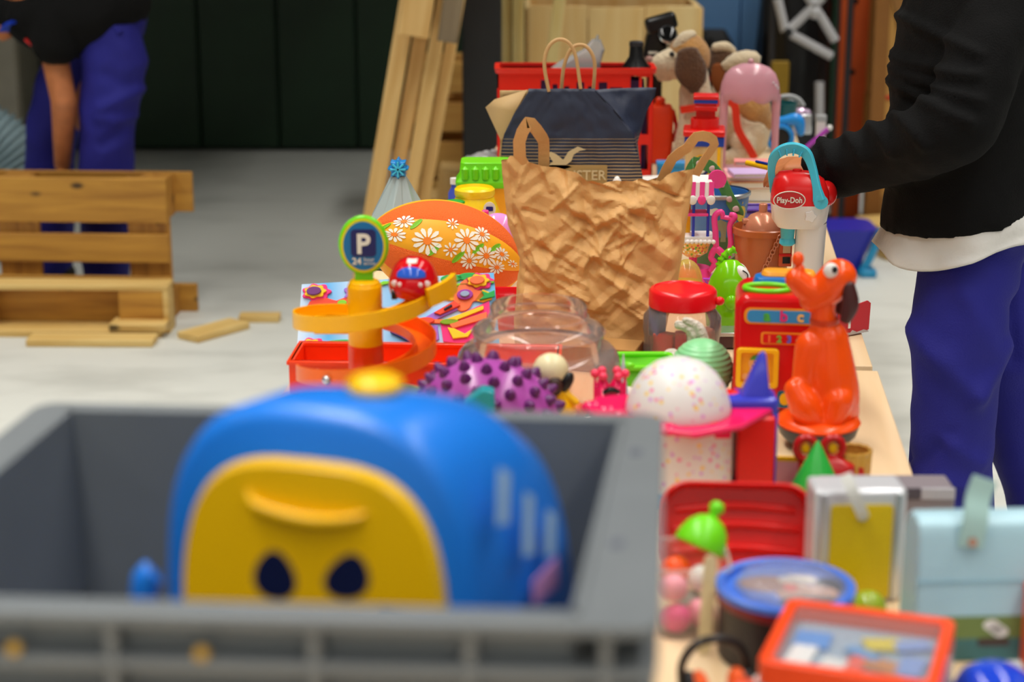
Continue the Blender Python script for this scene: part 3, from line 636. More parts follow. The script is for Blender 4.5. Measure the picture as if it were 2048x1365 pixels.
# green cone, red ring toy, ribbed mould, papers
t = on_table('green_cone', 'plain green toy cone before the orange dog figure', 'cone', 1630, 1010)
t.part('cone', MB().lathe([(64, 0), (66, 6), (4, 132), (.5, 135)], seg=36), GRN); t.part('rim', MB().lathe([(70, 0), (72, 4), (70, 9), (60, 10)], seg=36, cap1=False), GRN)
t = on_table('red_ring_toy', 'red toy with two ring loops behind the green cone', 'toy', 1650, 985)
DR = PL('deepred', (188, 20, 24), .25)
for x, sx in ((-42, -1), (12, 1)): c = t.part('loop', MB().tube([(x+19*cos(a*pi/8), 0, 92+23*sin(a*pi/8)) for a in range(16)], 8, 10, closed=True), DR); t.part('yellow_core', MB().ell((x, 4, 92), (9, 5, 12)), YEL, c)
t.part('body', MB().loft([rrect(120, 60, 20, 4, 0), rrect(110, 50, 18, 4, 60), rrect(60, 30, 12, 4, 74)]), DR); t.part('wing', MB().prism([(30, 10), (78, 4), (74, 52), (40, 60)], 14, 'xz', -6), DR); t.part('wing_dot', MB().ell((60, -8, 26), (12, 4, 10)), YEL)
t = on_table('ribbed_mould', 'translucent amber ribbed mould beside the red ring toy', 'mould', 1702, 975)
t.part('mould', MB().lathe([(30, 0), (34, 4), (36, 76), (33, 80)], seg=60, wav=lambda a, z: 1+.06*cos(12*a), cap1=False), mat('amber_plastic', (226, 178, 84), .25, trans=.35), solid=2, smooth=60); t.part('rim', MB().lathe([(36, 70), (38, 76), (36, 82)], seg=60, wav=lambda a, z: 1+.06*cos(12*a), cap0=False, cap1=False), MATS['amber_plastic'])
t = on_table('pink_paper', 'small pink leaflet with yellow edge beside the blue toy frame', 'paper', 1570, 975, rot=(14, 0, -6))
t.part('sheet', S(-40, 40, 0, 2, 0, 62), PL('leaflet', (244, 176, 190), .5)); t.part('yellow_edge', S(-40, 40, -1, 3, 62, 72), YEL)
# ================================================================ toy machine with the speckled dome
t = on_table('toy_ice_machine', 'toy ice cream machine with white speckled dome and pink tray', 'toy', 1362, 1010)
SP = speckle('speckled_white', (226, 222, 220), ((236, 120, 170), (240, 200, 90), (214, 150, 220)), 62, .4, .24)
HP = PL('hotpink', (232, 26, 92), .2)
t.part('drum', MB().lathe([(92, 0), (98, 5), (98, 185)], seg=44), SP)
t.part('drum_band', MB().lathe([(101, 22), (102, 24), (102, 52), (101, 54)], seg=44, cap0=False, cap1=False), PL('bandblue', (40, 150, 214)))
out = [(188, 26), (120, 110), (30, 128), (-60, 118), (-170, 92), (-190, 20), (-160, -60), (-90, -104), (10, -146), (104, -96)]
tr = t.part('tray', MB().prism(out, 13, 'xy', 186), HP, bevel=5)
for i in range(6): t.part('scallop', MB().ell((-178+i*28, 40-i*28, 192), (22, 18, 13), 14, 8), HP, tr)
t.part('tray_tab', B((64, -72, 178), (44, 20, 26)), HP, bevel=4); t.part('tray_skirt', S(-20, 40, -90, -60, 160, 187), HP, bevel=4)
t.part('dome', MB().lathe([(103, 199), (104, 204), (101, 220), (91, 248), (74, 274), (50, 293), (24, 303), (.5, 306)], (-10, 0, 0), 48), SP, smooth=60)
t.part('red_tower', S(106, 182, -14, 70, 0, 186), RED, bevel=6); t.part('red_button', MB().lathe([(24, 0), (24, 16), (16, 20)], (96, 60, 200), 20), RED)
t.part('blue_post', S(162, 190, 10, 60, 0, 190), PL('periwinkle', (62, 66, 196), .2), bevel=7); t.part('blue_shelf', S(84, 190, 10, 90, 182, 218), PL('periwinkle', (0, 0, 0)), bevel=10, seg=3)
t.part('spire', MB().loft([rrect(56, 50, 8, 3, 218, 146, 45), rrect(14, 14, 4, 3, 300, 158, 45), rrect(4, 4, 1, 3, 306, 159, 45)]), PL('periwinkle', (0, 0, 0)), bevel=3)
t.part('shelf_leg', S(86, 104, 60, 84, 0, 184), PL('periwinkle', (0, 0, 0)))
# pink crown piece
t = on_table('toy_tiara', 'small crimson toy crown with points left of the speckled dome', 'toy', 1218, 905)
L = [];
t.part('crown', MB().loft([[(30*cos(2*pi*i/24), 24*sin(2*pi*i/24), 0) for i in range(24)], [(30*cos(2*pi*i/24), 24*sin(2*pi*i/24), 140+(22 if i % 4 == 0 else (-6 if i % 4 == 2 else 6))) for i in range(24)]], True, False), HP, solid=5)
for a in range(6): t.part('bead', MB().ell((30*cos(a*pi/3), 24*sin(a*pi/3), 164), 9, 12, 8), PL('coralpink', (244, 60, 96)))
t.part('dark_bow', MB().tube([(-14, -26, 132), (0, -30, 140), (18, -26, 134)], [4, 6, 3], smooth=4), BLK)
t = on_table('paper_cone', 'pale blue paper cone standing before the lime tub', 'paper', 1244, 880)
t.part('cone', MB().lathe([(22, 0), (1, 178)], (0, 0, 0), 24), mat('pale_blue_paper', (160, 190, 220), .6)); t.part('seam', MB().tube([(0, -22.5, 0), (0, -1.5, 178)], 1.2, 6), WHT)
t = on_table('tape_roll', 'white tape roll standing on edge beside the pale blue cone', 'tape', 1256, 852)
t.part('roll', MB().lathe([(40, -12), (40, 12), (26, 12), (26, -12), (40, -12)], (0, 0, 40), 32, (90, 0, 70), False, False), mat('tape_white', (226, 214, 200), .5)); t.part('core', MB().lathe([(26, -12), (26, 12), (23, 12), (23, -12), (26, -12)], (0, 0, 40), 32, (90, 0, 70), False, False), CB)
t = on_table('lime_tub', 'bright lime open tub behind the speckled dome', 'tub', 1284, 792)
t.part('wall', MB().loft([rrect(98, 84, 12, 4, 0), rrect(112, 96, 14, 4, 74)], True, False), LIME, solid=3); t.part('rim', MB().tube(rrect(118, 100, 14, 4, 72), 6, closed=True), LIME); t.part('tab', MB().ell((-36, -50, 76), (18, 8, 9)), LIME)
# purple spiky ball
t = on_table('spiky_ball', 'purple rubber ball covered in dark spikes', 'ball', 980, 944); t.root.location.z += .006
PB = mat('purple_rubber', (168, 74, 162), .22, var=.08); PD = mat('purple_spike', (92, 26, 96), .4)
rx, ry, rz_ = 142, 100, 112
body = t.part('ball', MB().ell((0, 0, rz_), (rx, ry, rz_), 40, 24, (0, 14, 0)), PB, smooth=180)
sm = None; E0 = Euler((0, R(14), 0)).to_matrix(); N = 130; spm = None
for i in range(N):
    zz = 1-2*(i+.5)/N; a = i*2.39996; q = sqrt(1-zz*zz); d = V((q*cos(a), q*sin(a), zz))
    P = E0 @ V((d.x*rx, d.y*ry, d.z*rz_)); nn = (E0 @ V((d.x/rx, d.y/ry, d.z/rz_))).normalized()
    if P.z+rz_ < 6: continue
    if spm is None:
        o = t.part('spike', MB().lathe([(13, -3), (11, 4), (7.5, 11), (3.5, 16), (.5, 17)], seg=10), PD, smooth=60); spm = o
    else: o = spm.copy(); COL.objects.link(o); o.parent = t.root
    o.location = (P+V((0, 0, rz_)))*t.k; o.rotation_mode = 'QUATERNION'; o.rotation_quaternion = nn.to_track_quat('Z', 'Y')
# teal block / lime bowl behind crate
t = on_table('teal_block', 'small teal wedge block behind the crate rim', 'block', 962, 1010)
t.part('wedge', MB().prism([(-34, 0), (30, 0), (28, 240), (4, 246), (-32, 218)], 40, 'xz', -20), PL('teal', (12, 140, 152)), bevel=4); t.part('foot', S(-36, 32, -24, 24, 0, 12), PL('teal', (0, 0, 0)), bevel=3)
t = on_table('lime_bowl', 'olive lime plastic bowl behind the blue toy', 'bowl', 770, 905)
t.part('bowl', MB().lathe([(40, 0), (60, 10), (82, 60), (92, 118), (88, 118), (76, 58), (50, 16), (.5, 12)], seg=36), PL('olive', (170, 180, 20)), smooth=50); t.part('foot', MB().lathe([(42, 0), (44, 4), (42, 8)], seg=36, cap0=False, cap1=False), PL('olive', (0, 0, 0)))
# panda-like figurine and odds behind jar front
t = on_table('animal_figurine', 'small cream and black animal figurine in front of the jar', 'figurine', 1108, 914); t.root.location.z += 75*t.k
CR = PL('cream', (226, 214, 170))
b = t.part('body', MB().limb([(14, 0, 22), (4, 0, 70)], [30, 22]), YEL); t.part('head', MB().ell((-8, 0, 106), (36, 32, 34), rot=(0, -12, 0)), CR)
t.part('ear', MB().ell((-34, -14, 98), (14, 10, 17), rot=(0, 25, 0)), BLK); t.part('ear', MB().ell((22, -14, 84), (13, 10, 24), rot=(0, 30, 0)), BLK)
t.part('muzzle', MB().ell((0, -26, 80), (16, 14, 20)), mat('dark_brown_soft', (60, 34, 26), .5)); t.part('arm', MB().limb([(20, -10, 60), (42, -14, 44)], [9, 7]), YEL); t.part('base', MB().lathe([(36, 0), (36, 8), (30, 10)], seg=24), BLK)
t = on_table('confetti_box', 'small clear box of orange bits before the jar', 'box', 1148, 910)
t.part('box', S(-72, 60, -15, 15, 0, 74), clear('cover', (1, 1, 1)), bevel=2)
for i in range(26): t.part('bit', MB().ell((random.uniform(-58, 48), random.uniform(-7, 7), random.uniform(10, 60)), (9, 7, 6), 8, 6, rot=(random.uniform(0, 90), 0, 0)), (ORANGE, YEL, BLK)[i % 3])
# ================================================================ big clear jar
t = on_table('clear_jar', 'large clear lidless plastic jar in front of the paper bag', 'jar', 1076, 850)
JC = clear('jar_plastic', (250, 238, 232), .12, .06, 1.0)
prof = [(.5, 3), (120, 0), (152, 6), (164, 24), (165, 80), (163, 132), (158, 148), (148, 160), (128, 166), (127, 172), (129, 192), (124, 204), (110, 210), (97, 213), (95, 222), (96, 244), (93, 248)]
t.part('jar', MB().lathe(prof, seg=72, cap0=False, cap1=False), JC, smooth=50)
t.part('neck_ring', MB().lathe([(97, 222), (100, 225), (97, 228)], seg=72, cap0=False, cap1=False), JC); t.part('shoulder_ring', MB().lathe([(131, 190), (133, 194), (130, 198)], seg=72, cap0=False, cap1=False), JC)
for x, y, r_, c in ((-60, 30, 34, (236, 96, 60)), (0, 60, 40, (236, 110, 70)), (70, 20, 32, (200, 110, 70)), (-20, -20, 28, (240, 190, 70)), (40, -40, 26, (160, 70, 60))):
    t.part('wrapped_sweet', MB().ell((x, y, r_*.62+4), (r_, r_*.9, r_*.6), 12, 8, rot=(0, 10, x)), mat('sweet_%d' % c[1], c, .3))
# ================================================================ orange tray box with parking tower
q, k = at_z(577, 722, .80)
q0 = V((q.x, q.y, TZ))
t = Thing('orange_tray_box', 'wide orange red open tray under the parking tower', 'tray', q0, k, (0, 0, -3))
hh = .06/k; W_ = 540; D_ = 150; OR3 = PL('tray_orange', (240, 62, 14), .3)
t.part('bottom', S(4, W_-4, 4, D_-4, 0, 4), OR3); t.part('front_wall', S(0, W_, 0, 8, 0, hh), OR3, bevel=2); t.part('back_wall', S(0, W_, D_-8, D_, 0, hh), OR3, bevel=2)
t.part('end_wall', S(0, 8, 8, D_-8, 0, hh), OR3, bevel=2); t.part('end_wall', S(W_-8, W_, 8, D_-8, 0, hh), OR3, bevel=2)
t.part('rim', MB().loft([[(-4, -4, hh-8), (W_+4, -4, hh-8), (W_+4, D_+4, hh-8), (-4, D_+4, hh-8)], [(-4, -4, hh), (W_+4, -4, hh), (W_+4, D_+4, hh), (-4, D_+4, hh)], [(9, 9, hh), (W_-9, 9, hh), (W_-9, D_-9, hh), (9, D_-9, hh)], [(9, 9, hh-8), (W_-9, 9, hh-8), (W_-9, D_-9, hh-8), (9, D_-9, hh-8)]], False, False), OR3, bevel=2)
t.part('slot_label', S(14, 22, -2, 0, hh-44, hh-24), PL('salmon', (0, 0, 0)))
# parking tower
pT, kT = at_z(735, 850, TZ)
t = Thing('parking_tower', 'toy parking tower with spiral ramps and round sign', 'toy', (pT.x, pT.y, TZ), kT)
UPZ = 84
TY = PL('tower_yellow', (252, 184, 0), .28); TO = PL('tower_orange', (252, 108, 12), .28)
t.part('lower_column', MB().lathe([(35, 0), (35, 84+UPZ)], seg=32), PL('tray_orange', (0, 0, 0))); t.part('column', MB().lathe([(34, 84+UPZ), (34, 200+UPZ), (33, 204+UPZ), (31, 206+UPZ), (30, 211+UPZ), (24, 214+UPZ)], seg=32), TY, bevel=1)
t.part('base', MB().lathe([(70, 0), (70, 6), (60, 9)], seg=32), PL('tray_orange', (0, 0, 0)))
def helix(a0, a1, z0, z1, r0=104, r1=140, n=60):
    m_ = MB(); loops = []
    for i in range(n+1):
        f = i/n; a = R(a0+(a1-a0)*f); z = z0+(z1-z0)*f+UPZ+14
        pr = [(r0, z), (r1, z), (r1, z+32), (r1-4, z+32), (r1-4, z+4), (r0+4, z+4), (r0+4, z+20), (r0, z+20)]
        loops.append([(r_*cos(a), r_*sin(a), zz) for r_, zz in pr])
    return m_.loft(loops)
up = t.part('upper_ramp', helix(20, -262, 168, 82, 96, 142), TY, smooth=40)
lo = t.part('lower_ramp', helix(-262, -525, 82, 6, 96, 140), TO, smooth=40)
t.part('launch_lip', MB().tube([(128, -76, 196+UPZ), (150, -58, 202+UPZ), (170, -30, 208+UPZ), (176, 0, 210+UPZ)], 5, flat=(3.6, 1), ref=(0, 0, 1), smooth=4), TY, up)
t.part('deck', S(86, 176, -46, 60, 182+UPZ, 188+UPZ), TY, up, bevel=3)
for a in (0, 180): t.part('arm', B((66*cos(R(a)), 66*sin(R(a)), UPZ+(150 if a == 0 else 112)), (70, 20, 12)), TY, bevel=2)
g = t.part('sign_neck', S(-18, 18, -4, 4, 208+UPZ, 232+UPZ), LIME, bevel=2)
def disc(rx, rz, t_, y, cz): return MB().prism(circ(0, cz+UPZ, rx, rz, 40), t_, 'xz', y)
sg = t.part('sign_rim', disc(49, 59, 14, -7, 284), LIME, bevel=5, seg=3)
t.part('yellow_ring', disc(44, 53.5, 2, -9, 284), PL('ringyellow', (226, 214, 20)), sg); t.part('sign_face', disc(39, 48, 2, -10.5, 284), PL('signblue', (10, 110, 170)), sg)
t.part('navy_square', MB().prism(rr2(-24, 25, 263+UPZ, 317+UPZ, 8), 1.5, 'xz', -12), PL('signnavy', (24, 30, 96)), sg)
WP = mat('print_white', (226, 226, 214), .4)
t.part('letter', MB().text('P', 54, .6, Matrix.Translation((0, -13, 270.5+UPZ)) @ STAND, bold=1.6), WP, sg, smooth=0)
t.part('lettering', MB().text('24', 18, .4, Matrix.Translation((-13, -12, 248+UPZ)) @ STAND, bold=.4), WP, sg, smooth=0)
t.part('lettering', MB().text('hour', 10.5, .4, Matrix.Translation((11, -12, 254+UPZ)) @ STAND), WP, sg, smooth=0); t.part('lettering', MB().text('service', 8.5, .4, Matrix.Translation((12, -12, 247+UPZ)) @ STAND), WP, sg, smooth=0)
t.part('glass_bead', MB().ell((-66, -128, 48+UPZ), 9, 12, 8), SILV)
# red car on ramp
loc = t.root.location + V((98, -24, 189+UPZ))*kT
c = Thing('toy_car', 'round red toy car with blue windscreen on the yellow ramp', 'toy car', loc, kT, (0, 0, -4))
CRD = PL('carred', (206, 10, 22), .14)
body = c.part('body', MB().lathe([(36, 0), (46, 6), (49, 22), (48, 34), (45, 42), (42, 50), (36, 61), (27, 70), (13, 76), (.5, 77)], seg=36, sy=1.15), CRD, smooth=60)
def onell(x, z, off=0):   # front surface of the lathe
    pf = [(36, 0), (46, 6), (49, 22), (48, 34), (45, 42), (42, 50), (36, 61), (27, 70), (13, 76), (.5, 77)]
    for (r0, z0), (r1, z1) in zip(pf, pf[1:]):
        if z0 <= z <= z1: r_ = r0+(r1-r0)*(z-z0)/(z1-z0); break
    return -1.15*sqrt(max(0, r_*r_-x*x))-off
def patch(xs, zs_of):
    m_ = MB(); loops = []
    for x in xs:
        z0, z1 = zs_of(x); loops.append([(x, onell(x, z0+(z1-z0)*j/8, 1), z0+(z1-z0)*j/8) for j in range(9)])
    return m_.loft(loops, False, False, closed=False)
c.part('windscreen', patch([-28+56*i/14 for i in range(15)], lambda x: (45, 45+20*sqrt(max(.02, 1-(x/30)**2)))), PL('glassblue', (46, 92, 200), .1), body, solid=1)
for x, r_ in ((-32, 6.5), (-21, 4.5), (19, 4.5), (31, 6.5)): c.part('headlight', MB().ell((x, onell(x, 32), 33), (r_, 3, r_)), PL('lampwhite', (230, 210, 210)), body)
c.part('roof_stripe', patch([-10+20*i/8 for i in range(9)], lambda x: (70.5, 76)), WP, body, solid=1)
for x in (-34, 34): c.part('wheel', MB().lathe([(12, -5), (12, 5)], (x, -30, 10), 16, (0, 90, 0)), BLK); c.part('wheel', MB().lathe([(12, -5), (12, 5)], (x, 30, 10), 16, (0, 90, 0)), BLK)
# ================================================================ sticker board
q, k = at_d(592, 716, 3.24)
t = Thing('sticker_board', 'sky blue board covered in colourful foam stickers, leaning', 'board', q, k, (0, 0, 0))
t.root.rotation_euler = (Matrix.Rotation(R(-3.6), 3, 'Y') @ Matrix.Rotation(R(-34), 3, 'X')).to_euler()
SKY = ramp_z('board_sky', ((0, (206, 226, 244)), (.16, (80, 178, 240)), (.3, (196, 220, 242)), (.55, (84, 180, 240)), (.75, (190, 218, 242)), (1, (90, 186, 244))), 0, .5, False, 1/(410*k))
bd = t.part('board', MB().prism([(0, 0), (408, 0), (404, 156), (14, 156)], 8, 'xz'), SKY)
t.part('white_edge', MB().prism([(-1, -1), (409, -1), (409, 3), (-1, 3)], 7, 'xz', 1.5), WHT)
FM = lambda n_, c_: mat('foam_'+n_, c_, .7)
def st(nm, out, mm, lift=0): return t.part(nm, MB().prism([(x_, z_*.87) for x_, z_ in out], 5, 'xz', -5-lift), mm, bevel=1)
def blob(cx, cz, rx, rz, lob=0, amp=.15, ph=0, n_=36): return [(cx+rx*(1+amp*cos(lob*a+ph))*cos(a), cz+rz*(1+amp*cos(lob*a+ph))*sin(a)) for a in (2*pi*i/n_ for i in range(n_))]
for x, z, mm in ((26, 156, 0), (14, 24, 0), (356, 158, 1)):
    st('flower', blob(x+18, z, 28, 20, 7, .12), FM('pink', (240, 50, 130))); st('flower', blob(x+16, z, 21, 15, 7, .12), FM('yellow', (252, 206, 30)), 5); st('flower_heart', blob(x+14, z, 13, 9), FM('violet', (112, 52, 120)) if mm == 0 else FM('coral', (250, 120, 70)), 10)
st('mitten', [(20, 112), (30, 134), (60, 142), (84, 132), (110, 142), (140, 136), (140, 108), (110, 96), (64, 92), (30, 98)], FM('red', (240, 76, 50)))
st('dot', blob(62, 116, 8, 6), FM('steel', (150, 170, 200)), 5); st('dot', blob(96, 124, 8, 6), FM('leaf', (130, 210, 50)), 5)
st('twig', [(24, 78), (26, 84), (70, 84), (110, 96), (140, 98), (140, 90), (70, 76)], FM('coral', (250, 120, 70))); st('bud', blob(76, 84, 20, 9), FM('lemon', (226, 232, 60)), 5)
st('leaf', blob(86, 26, 28, 12, 2, .2), FM('green', (40, 170, 80))); st('leaf', blob(132, 94, 22, 8), FM('leaf', (1, 1, 1)))
st('vine', [(150, 158), (190, 166), (250, 160), (330, 150), (404, 152), (404, 158), (330, 156), (240, 168), (180, 173)], FM('leaf', (1, 1, 1)))
for x, z in ((318, 170), (352, 172)): st('leaf', blob(x, z, 19, 8), FM('green', (1, 1, 1)))
st('orange_flower', blob(344, 126, 40, 30, 4, .32, .6), FM('coral', (1, 1, 1))); st('flower_heart', blob(344, 126, 14, 11), FM('violet2', (160, 60, 160)), 5); st('flower_dots', blob(344, 126, 8, 6), FM('steel', (1, 1, 1)), 9)
st('yellow_tulip', [(362, 112), (380, 138), (396, 128), (398, 112), (380, 106)], FM('yellow', (1, 1, 1))); st('green_tulip', [(372, 110), (404, 116), (404, 132), (390, 126), (378, 132), (382, 120)], FM('green', (1, 1, 1)), 5)
st('purple_wing', [(262, 78), (318, 112), (336, 108), (330, 92), (284, 70)], FM('lilac', (160, 110, 210))); st('red_ribbon', [(280, 86), (322, 112), (334, 100), (292, 80)], FM('red', (1, 1, 1)), 5); st('dark_spot', [(300, 92), (316, 102), (318, 98), (302, 88)], FM('ink', (40, 40, 60)), 10)
st('branch', [(186, 56), (236, 76), (300, 70), (346, 66), (346, 58), (296, 60), (240, 66)], FM('coral', (1, 1, 1))); st('bud', blob(262, 68, 16, 7), FM('red', (1, 1, 1)), 5); st('bud', blob(310, 62, 16, 6), FM('olive2', (130, 170, 20)), 5)
st('purple_petal', [(206, 52), (236, 62), (286, 56), (288, 22), (270, 14), (232, 24)], FM('lilac', (1, 1, 1))); st('pink_wing', [(292, 62), (392, 108), (396, 20), (330, 8), (296, 16)], FM('pink', (1, 1, 1)))
st('yellow_stripe', [(304, 68), (380, 96), (380, 86), (320, 62)], FM('yellow', (1, 1, 1)), 5); st('orange_stripe', [(310, 56), (386, 80), (386, 64), (316, 44)], FM('coral', (1, 1, 1)), 5); st('yellow_heart', [(306, 48), (316, 20), (346, 22), (360, 44), (340, 30), (320, 44)], FM('yellow', (1, 1, 1)), 5)
st('star_card', [(190, 46), (226, 86), (262, 56), (236, 14)], FM('night', (24, 52, 130)), 2)
for i in range(14): st('star_dot', blob(226+random.uniform(-20, 20), 56+random.uniform(-18, 16), 2, 2, n_=8), WP, 6)
st('purple_bloom', blob(122, 148, 22, 18, 5, .2), FM('lilac', (1, 1, 1)))
# ================================================================ daisy ball
q, k = at_z(892, 622, TZ)
t = Thing('daisy_ball', 'orange oval play ball with white daisy print', 'ball', q, k)
BA, BR = 162, 102
BM = Matrix.Translation((0, 30, BR*1.12)) @ Matrix.Rotation(R(15), 4, 'Y') @ Matrix.Rotation(R(8), 4, 'Z')
def bp(u, v, off=0):    # u along the long axis -1..1, v angle around it (0 = towards viewer, 90 = up)
    u = max(-.999, min(.999, u)); r_ = (1-abs(u)**2.0)**.62*BR+off; return BM @ V((u*(BA+off), -r_*cos(R(v)), r_*sin(R(v))))
OF = mat('orange_mesh_cloth', (250, 106, 20), .6, bump=.5, bs=500); YF = mat('yellow_cloth', (250, 172, 20), .55, var=.05)
V0 = 4
for i in range(8):
    v0 = V0+i*45; m_ = MB()
    loops = [[bp(-1+2*a/36, v0+45*b/10, -1.2 if b in (0, 10) else 0) for b in range(11)] for a in range(37)]
    t.part('panel', m_.loft(loops, False, False, closed=False), YF if i % 2 == 0 else OF, smooth=70)
PW = mat('petal_white', (246, 238, 224), .6); PO = mat('daisy_heart', (250, 130, 30), .6); LF = mat('print_leaf', (120, 190, 30), .6)
def decal(u0, v0, pts, off): return [bp(u0+x/BA, v0*.72+16+z/BR*57.3, off) for x, z in pts]
def daisy(u, v, r_, n_=11, ph=0):
    m_ = MB()
    for i in range(n_):
        a = 2*pi*i/n_+ph; ca, sa = cos(a), sin(a); pt = []
        for x, y in ((.28, .02), (.6, .13), (.85, .14), (1, 0), (.85, -.14), (.6, -.13), (.28, -.02)):
            pt.append(((x*ca-y*sa)*r_, (x*sa+y*ca)*r_))
        m_.loft([decal(u, v, pt, .6), decal(u, v, pt, 1.2)])
    d = t.part('daisy_print', m_, PW, smooth=0); t.part('daisy_heart', MB().loft([decal(u, v, circ(0, 0, r_*.27, n=12), .6), decal(u, v, circ(0, 0, r_*.27, n=12), 1.5)]), PO, d, smooth=0)
for u, v, r_ in ((-.72, 8, 22), (-.34, 6, 30), (-.64, 40, 20), (.12, 20, 26), (.4, 4, 22), (.6, 16, 18), (.57, -12, 18), (.78, 4, 13), (.2, -10, 18), (-.05, 0, 15), (-.08, 42, 13), (.3, 38, 18)): daisy(u, v, r_, 11 if r_ > 16 else 8, u*9)
for u, v in ((-.5, 34), (-.24, -6), (.28, 12), (.06, -8), (.5, 24), (-.84, 30)):
    t.part('leaf_print', MB().loft([decal(u, v, [(x*.6+z*.6, z) for x, z in circ(0, 0, 10, 14, 14)], .5), decal(u, v, [(x*.6+z*.6, z) for x, z in circ(0, 0, 10, 14, 14)], 1.1)]), LF, smooth=0)
# ================================================================ behind the ball
t = on_table('snowflake_cone', 'pale faceted cone toy with blue snowflake top', 'toy', 800, 522)
FC = mat('pale_facets', (176, 190, 190), .3, trans=.15)
t.part('cone', MB().loft([[((78 if i % 2 else 62)*cos(pi*i/7), (78 if i % 2 else 62)*sin(pi*i/7), 0) for i in range(14)], [((62 if i % 2 == 0 else 52)*cos(pi*i/7), (62 if i % 2 == 0 else 52)*sin(pi*i/7), 90) for i in range(14)], [((16 if i % 2 else 13)*cos(pi*i/7), (16 if i % 2 else 13)*sin(pi*i/7), 172) for i in range(14)]]), FC, smooth=0)
t.part('teal_base', MB().lathe([(84, 0), (84, 14), (70, 20)], seg=28), PL('dkteal', (30, 110, 120)))
SB = PL('snowblue', (24, 130, 200))
m_ = MB()
m_.prism([((22 if i % 2 == 0 else 14)*cos(pi*i/8), 188+(22 if i % 2 == 0 else 14)*sin(pi*i/8)) for i in range(16)], 34, 'xz', -17)
fl = t.part('snowflake', m_, SB, bevel=3)
for i in range(4): a = i*pi/4; t.part('flake_bar', MB().tube([(-15*cos(a), -19, 188-15*sin(a)), (15*cos(a), -19, 188+15*sin(a))], 2.2, 6), SKYB, fl)
t = on_table('toy_bin', 'yellow toy bin with a lime lid behind the daisy ball', 'bin', 972, 494)
t.part('bin', MB().loft([rrect(84, 66, 8, 4, 0), rrect(94, 76, 8, 4, 128)]), PL('binyellow', (246, 172, 30))); ld = t.part('lid', MB().loft([rrect(116, 88, 10, 4, 126), rrect(118, 90, 10, 4, 138), rrect(104, 78, 12, 4, 148), rrect(98, 70, 12, 4, 176)]), LIME, bevel=2)
for i in range(5): t.part('lid_rib', MB().lathe([(7, 0), (7, 20), (.5, 26)], (-40+i*20, -39, 144), 12), LIME, ld)
t = on_table('yellow_pot', 'yellow pot with round lid and small label behind the ball', 'pot', 950, 528)
t.part('pot', MB().lathe([(46, 0), (50, 6), (50, 106), (40, 132), (36, 140)], seg=32), PL('potyellow', (250, 214, 20)), smooth=40); t.part('lid', MB().lathe([(38, 138), (40, 142), (40, 152), (36, 156), (34, 150), (.5, 150)], seg=32), PL('potyellow', (0, 0, 0)))
lb_ = t.part('label', MB().prism(circ(30, 120, 12, 14, 20), 2, 'xz', -43), WP); t.part('label_print', MB().prism(rr2(23, 37, 116, 125, 2), 1, 'xz', -44.5), NAVY, lb_); t.part('leaf', MB().ell((-38, -30, 132), (22, 14, 5)), GRN)
t = on_table('pink_helmet', 'small glossy pink round toy behind the ball', 'toy', 992, 566)
t.part('dome', MB().ell((4, 0, 100), (44, 32, 42), 24, 14), PL('glosspink', (236, 150, 216), .12)); t.part('fin', S(-28, -14, -6, 8, 130, 148), PINK, bevel=3); t.part('base', MB().lathe([(30, 0), (34, 68)], (4, 0, 0), 24), PL('glosspink', (0, 0, 0)))
t = on_table('blue_bottle', 'small blue bottle peeking left of the yellow bin', 'bottle', 910, 455)
t.part('body', MB().lathe([(12, 0), (13, 4), (13, 70), (7, 82), (7, 92)], seg=18), PL('bottleblue', (70, 90, 200))); t.part('cap', MB().lathe([(9, 88), (9, 100), (.5, 101)], seg=18), WHT)
t = on_table('red_gift_bag', 'shiny red bag between sticker board and paper bag', 'bag', 1018, 660)
t.part('bag', MB().loft([rrect(56, 40, 6, 3, 0), rrect(62, 44, 6, 3, 50), rrect(60, 10, 3, 3, 86, 4)]), PL('glossred', (226, 16, 30), .12), smooth=30); t.part('fold', MB().tube([(-28, -2, 86), (34, -2, 86)], 3, 8), PL('glossred', (0, 0, 0)))
t = on_table('crumpled_film', 'crumpled clear grey plastic bag beside the black column', 'bag', 968, 345)
t.part('film', MB().ell((0, 0, 20), (40, 26, 22), 28, 16), mat('grey_film', (176, 178, 178), .25, trans=.2), disp=lambda c_, n_: 6*noise.noise(c_/11), smooth=25); t.part('knot', MB().ell((20, -4, 40), (10, 6, 8)), MATS['grey_film'])
t = on_table('lace_cloth', 'folded cream lace cloth behind the parking sign', 'cloth', 764, 652)
t.part('cloth', MB().loft([rrect(90, 60, 10, 4, 0), rrect(94, 62, 12, 4, 40), rrect(84, 54, 10, 4, 78)]), mat('cream_lace', (214, 200, 160), .8, bump=.8, bs=90), disp=lambda c_, n_: 3*noise.noise(c_/9)); t.part('fold', MB().tube([(-40, -32, 60), (0, -36, 64), (40, -32, 58)], 5, smooth=4), MATS['cream_lace'])
t = on_table('cardboard_tray', 'flat brown cardboard tray under the crumpled paper bag', 'box', 1215, 742, rz=-16)
t.part('tray', S(-95, 60, -20, 60, 0, 52), CB2, bevel=2); t.part('flap', MB().prism([(-95, 52), (60, 52), (60, 8), (-95, 20)], 3, 'xz', -24), CB2)
t = on_table('orange_block', 'small orange block between clear jar and cardboard tray', 'block', 1208, 700)
t.part('block', S(-9, 9, -9, 9, 0, 44), ORANGE, bevel=2); t.part('stud', MB().lathe([(5, 44), (5, 49)], seg=14), ORANGE)
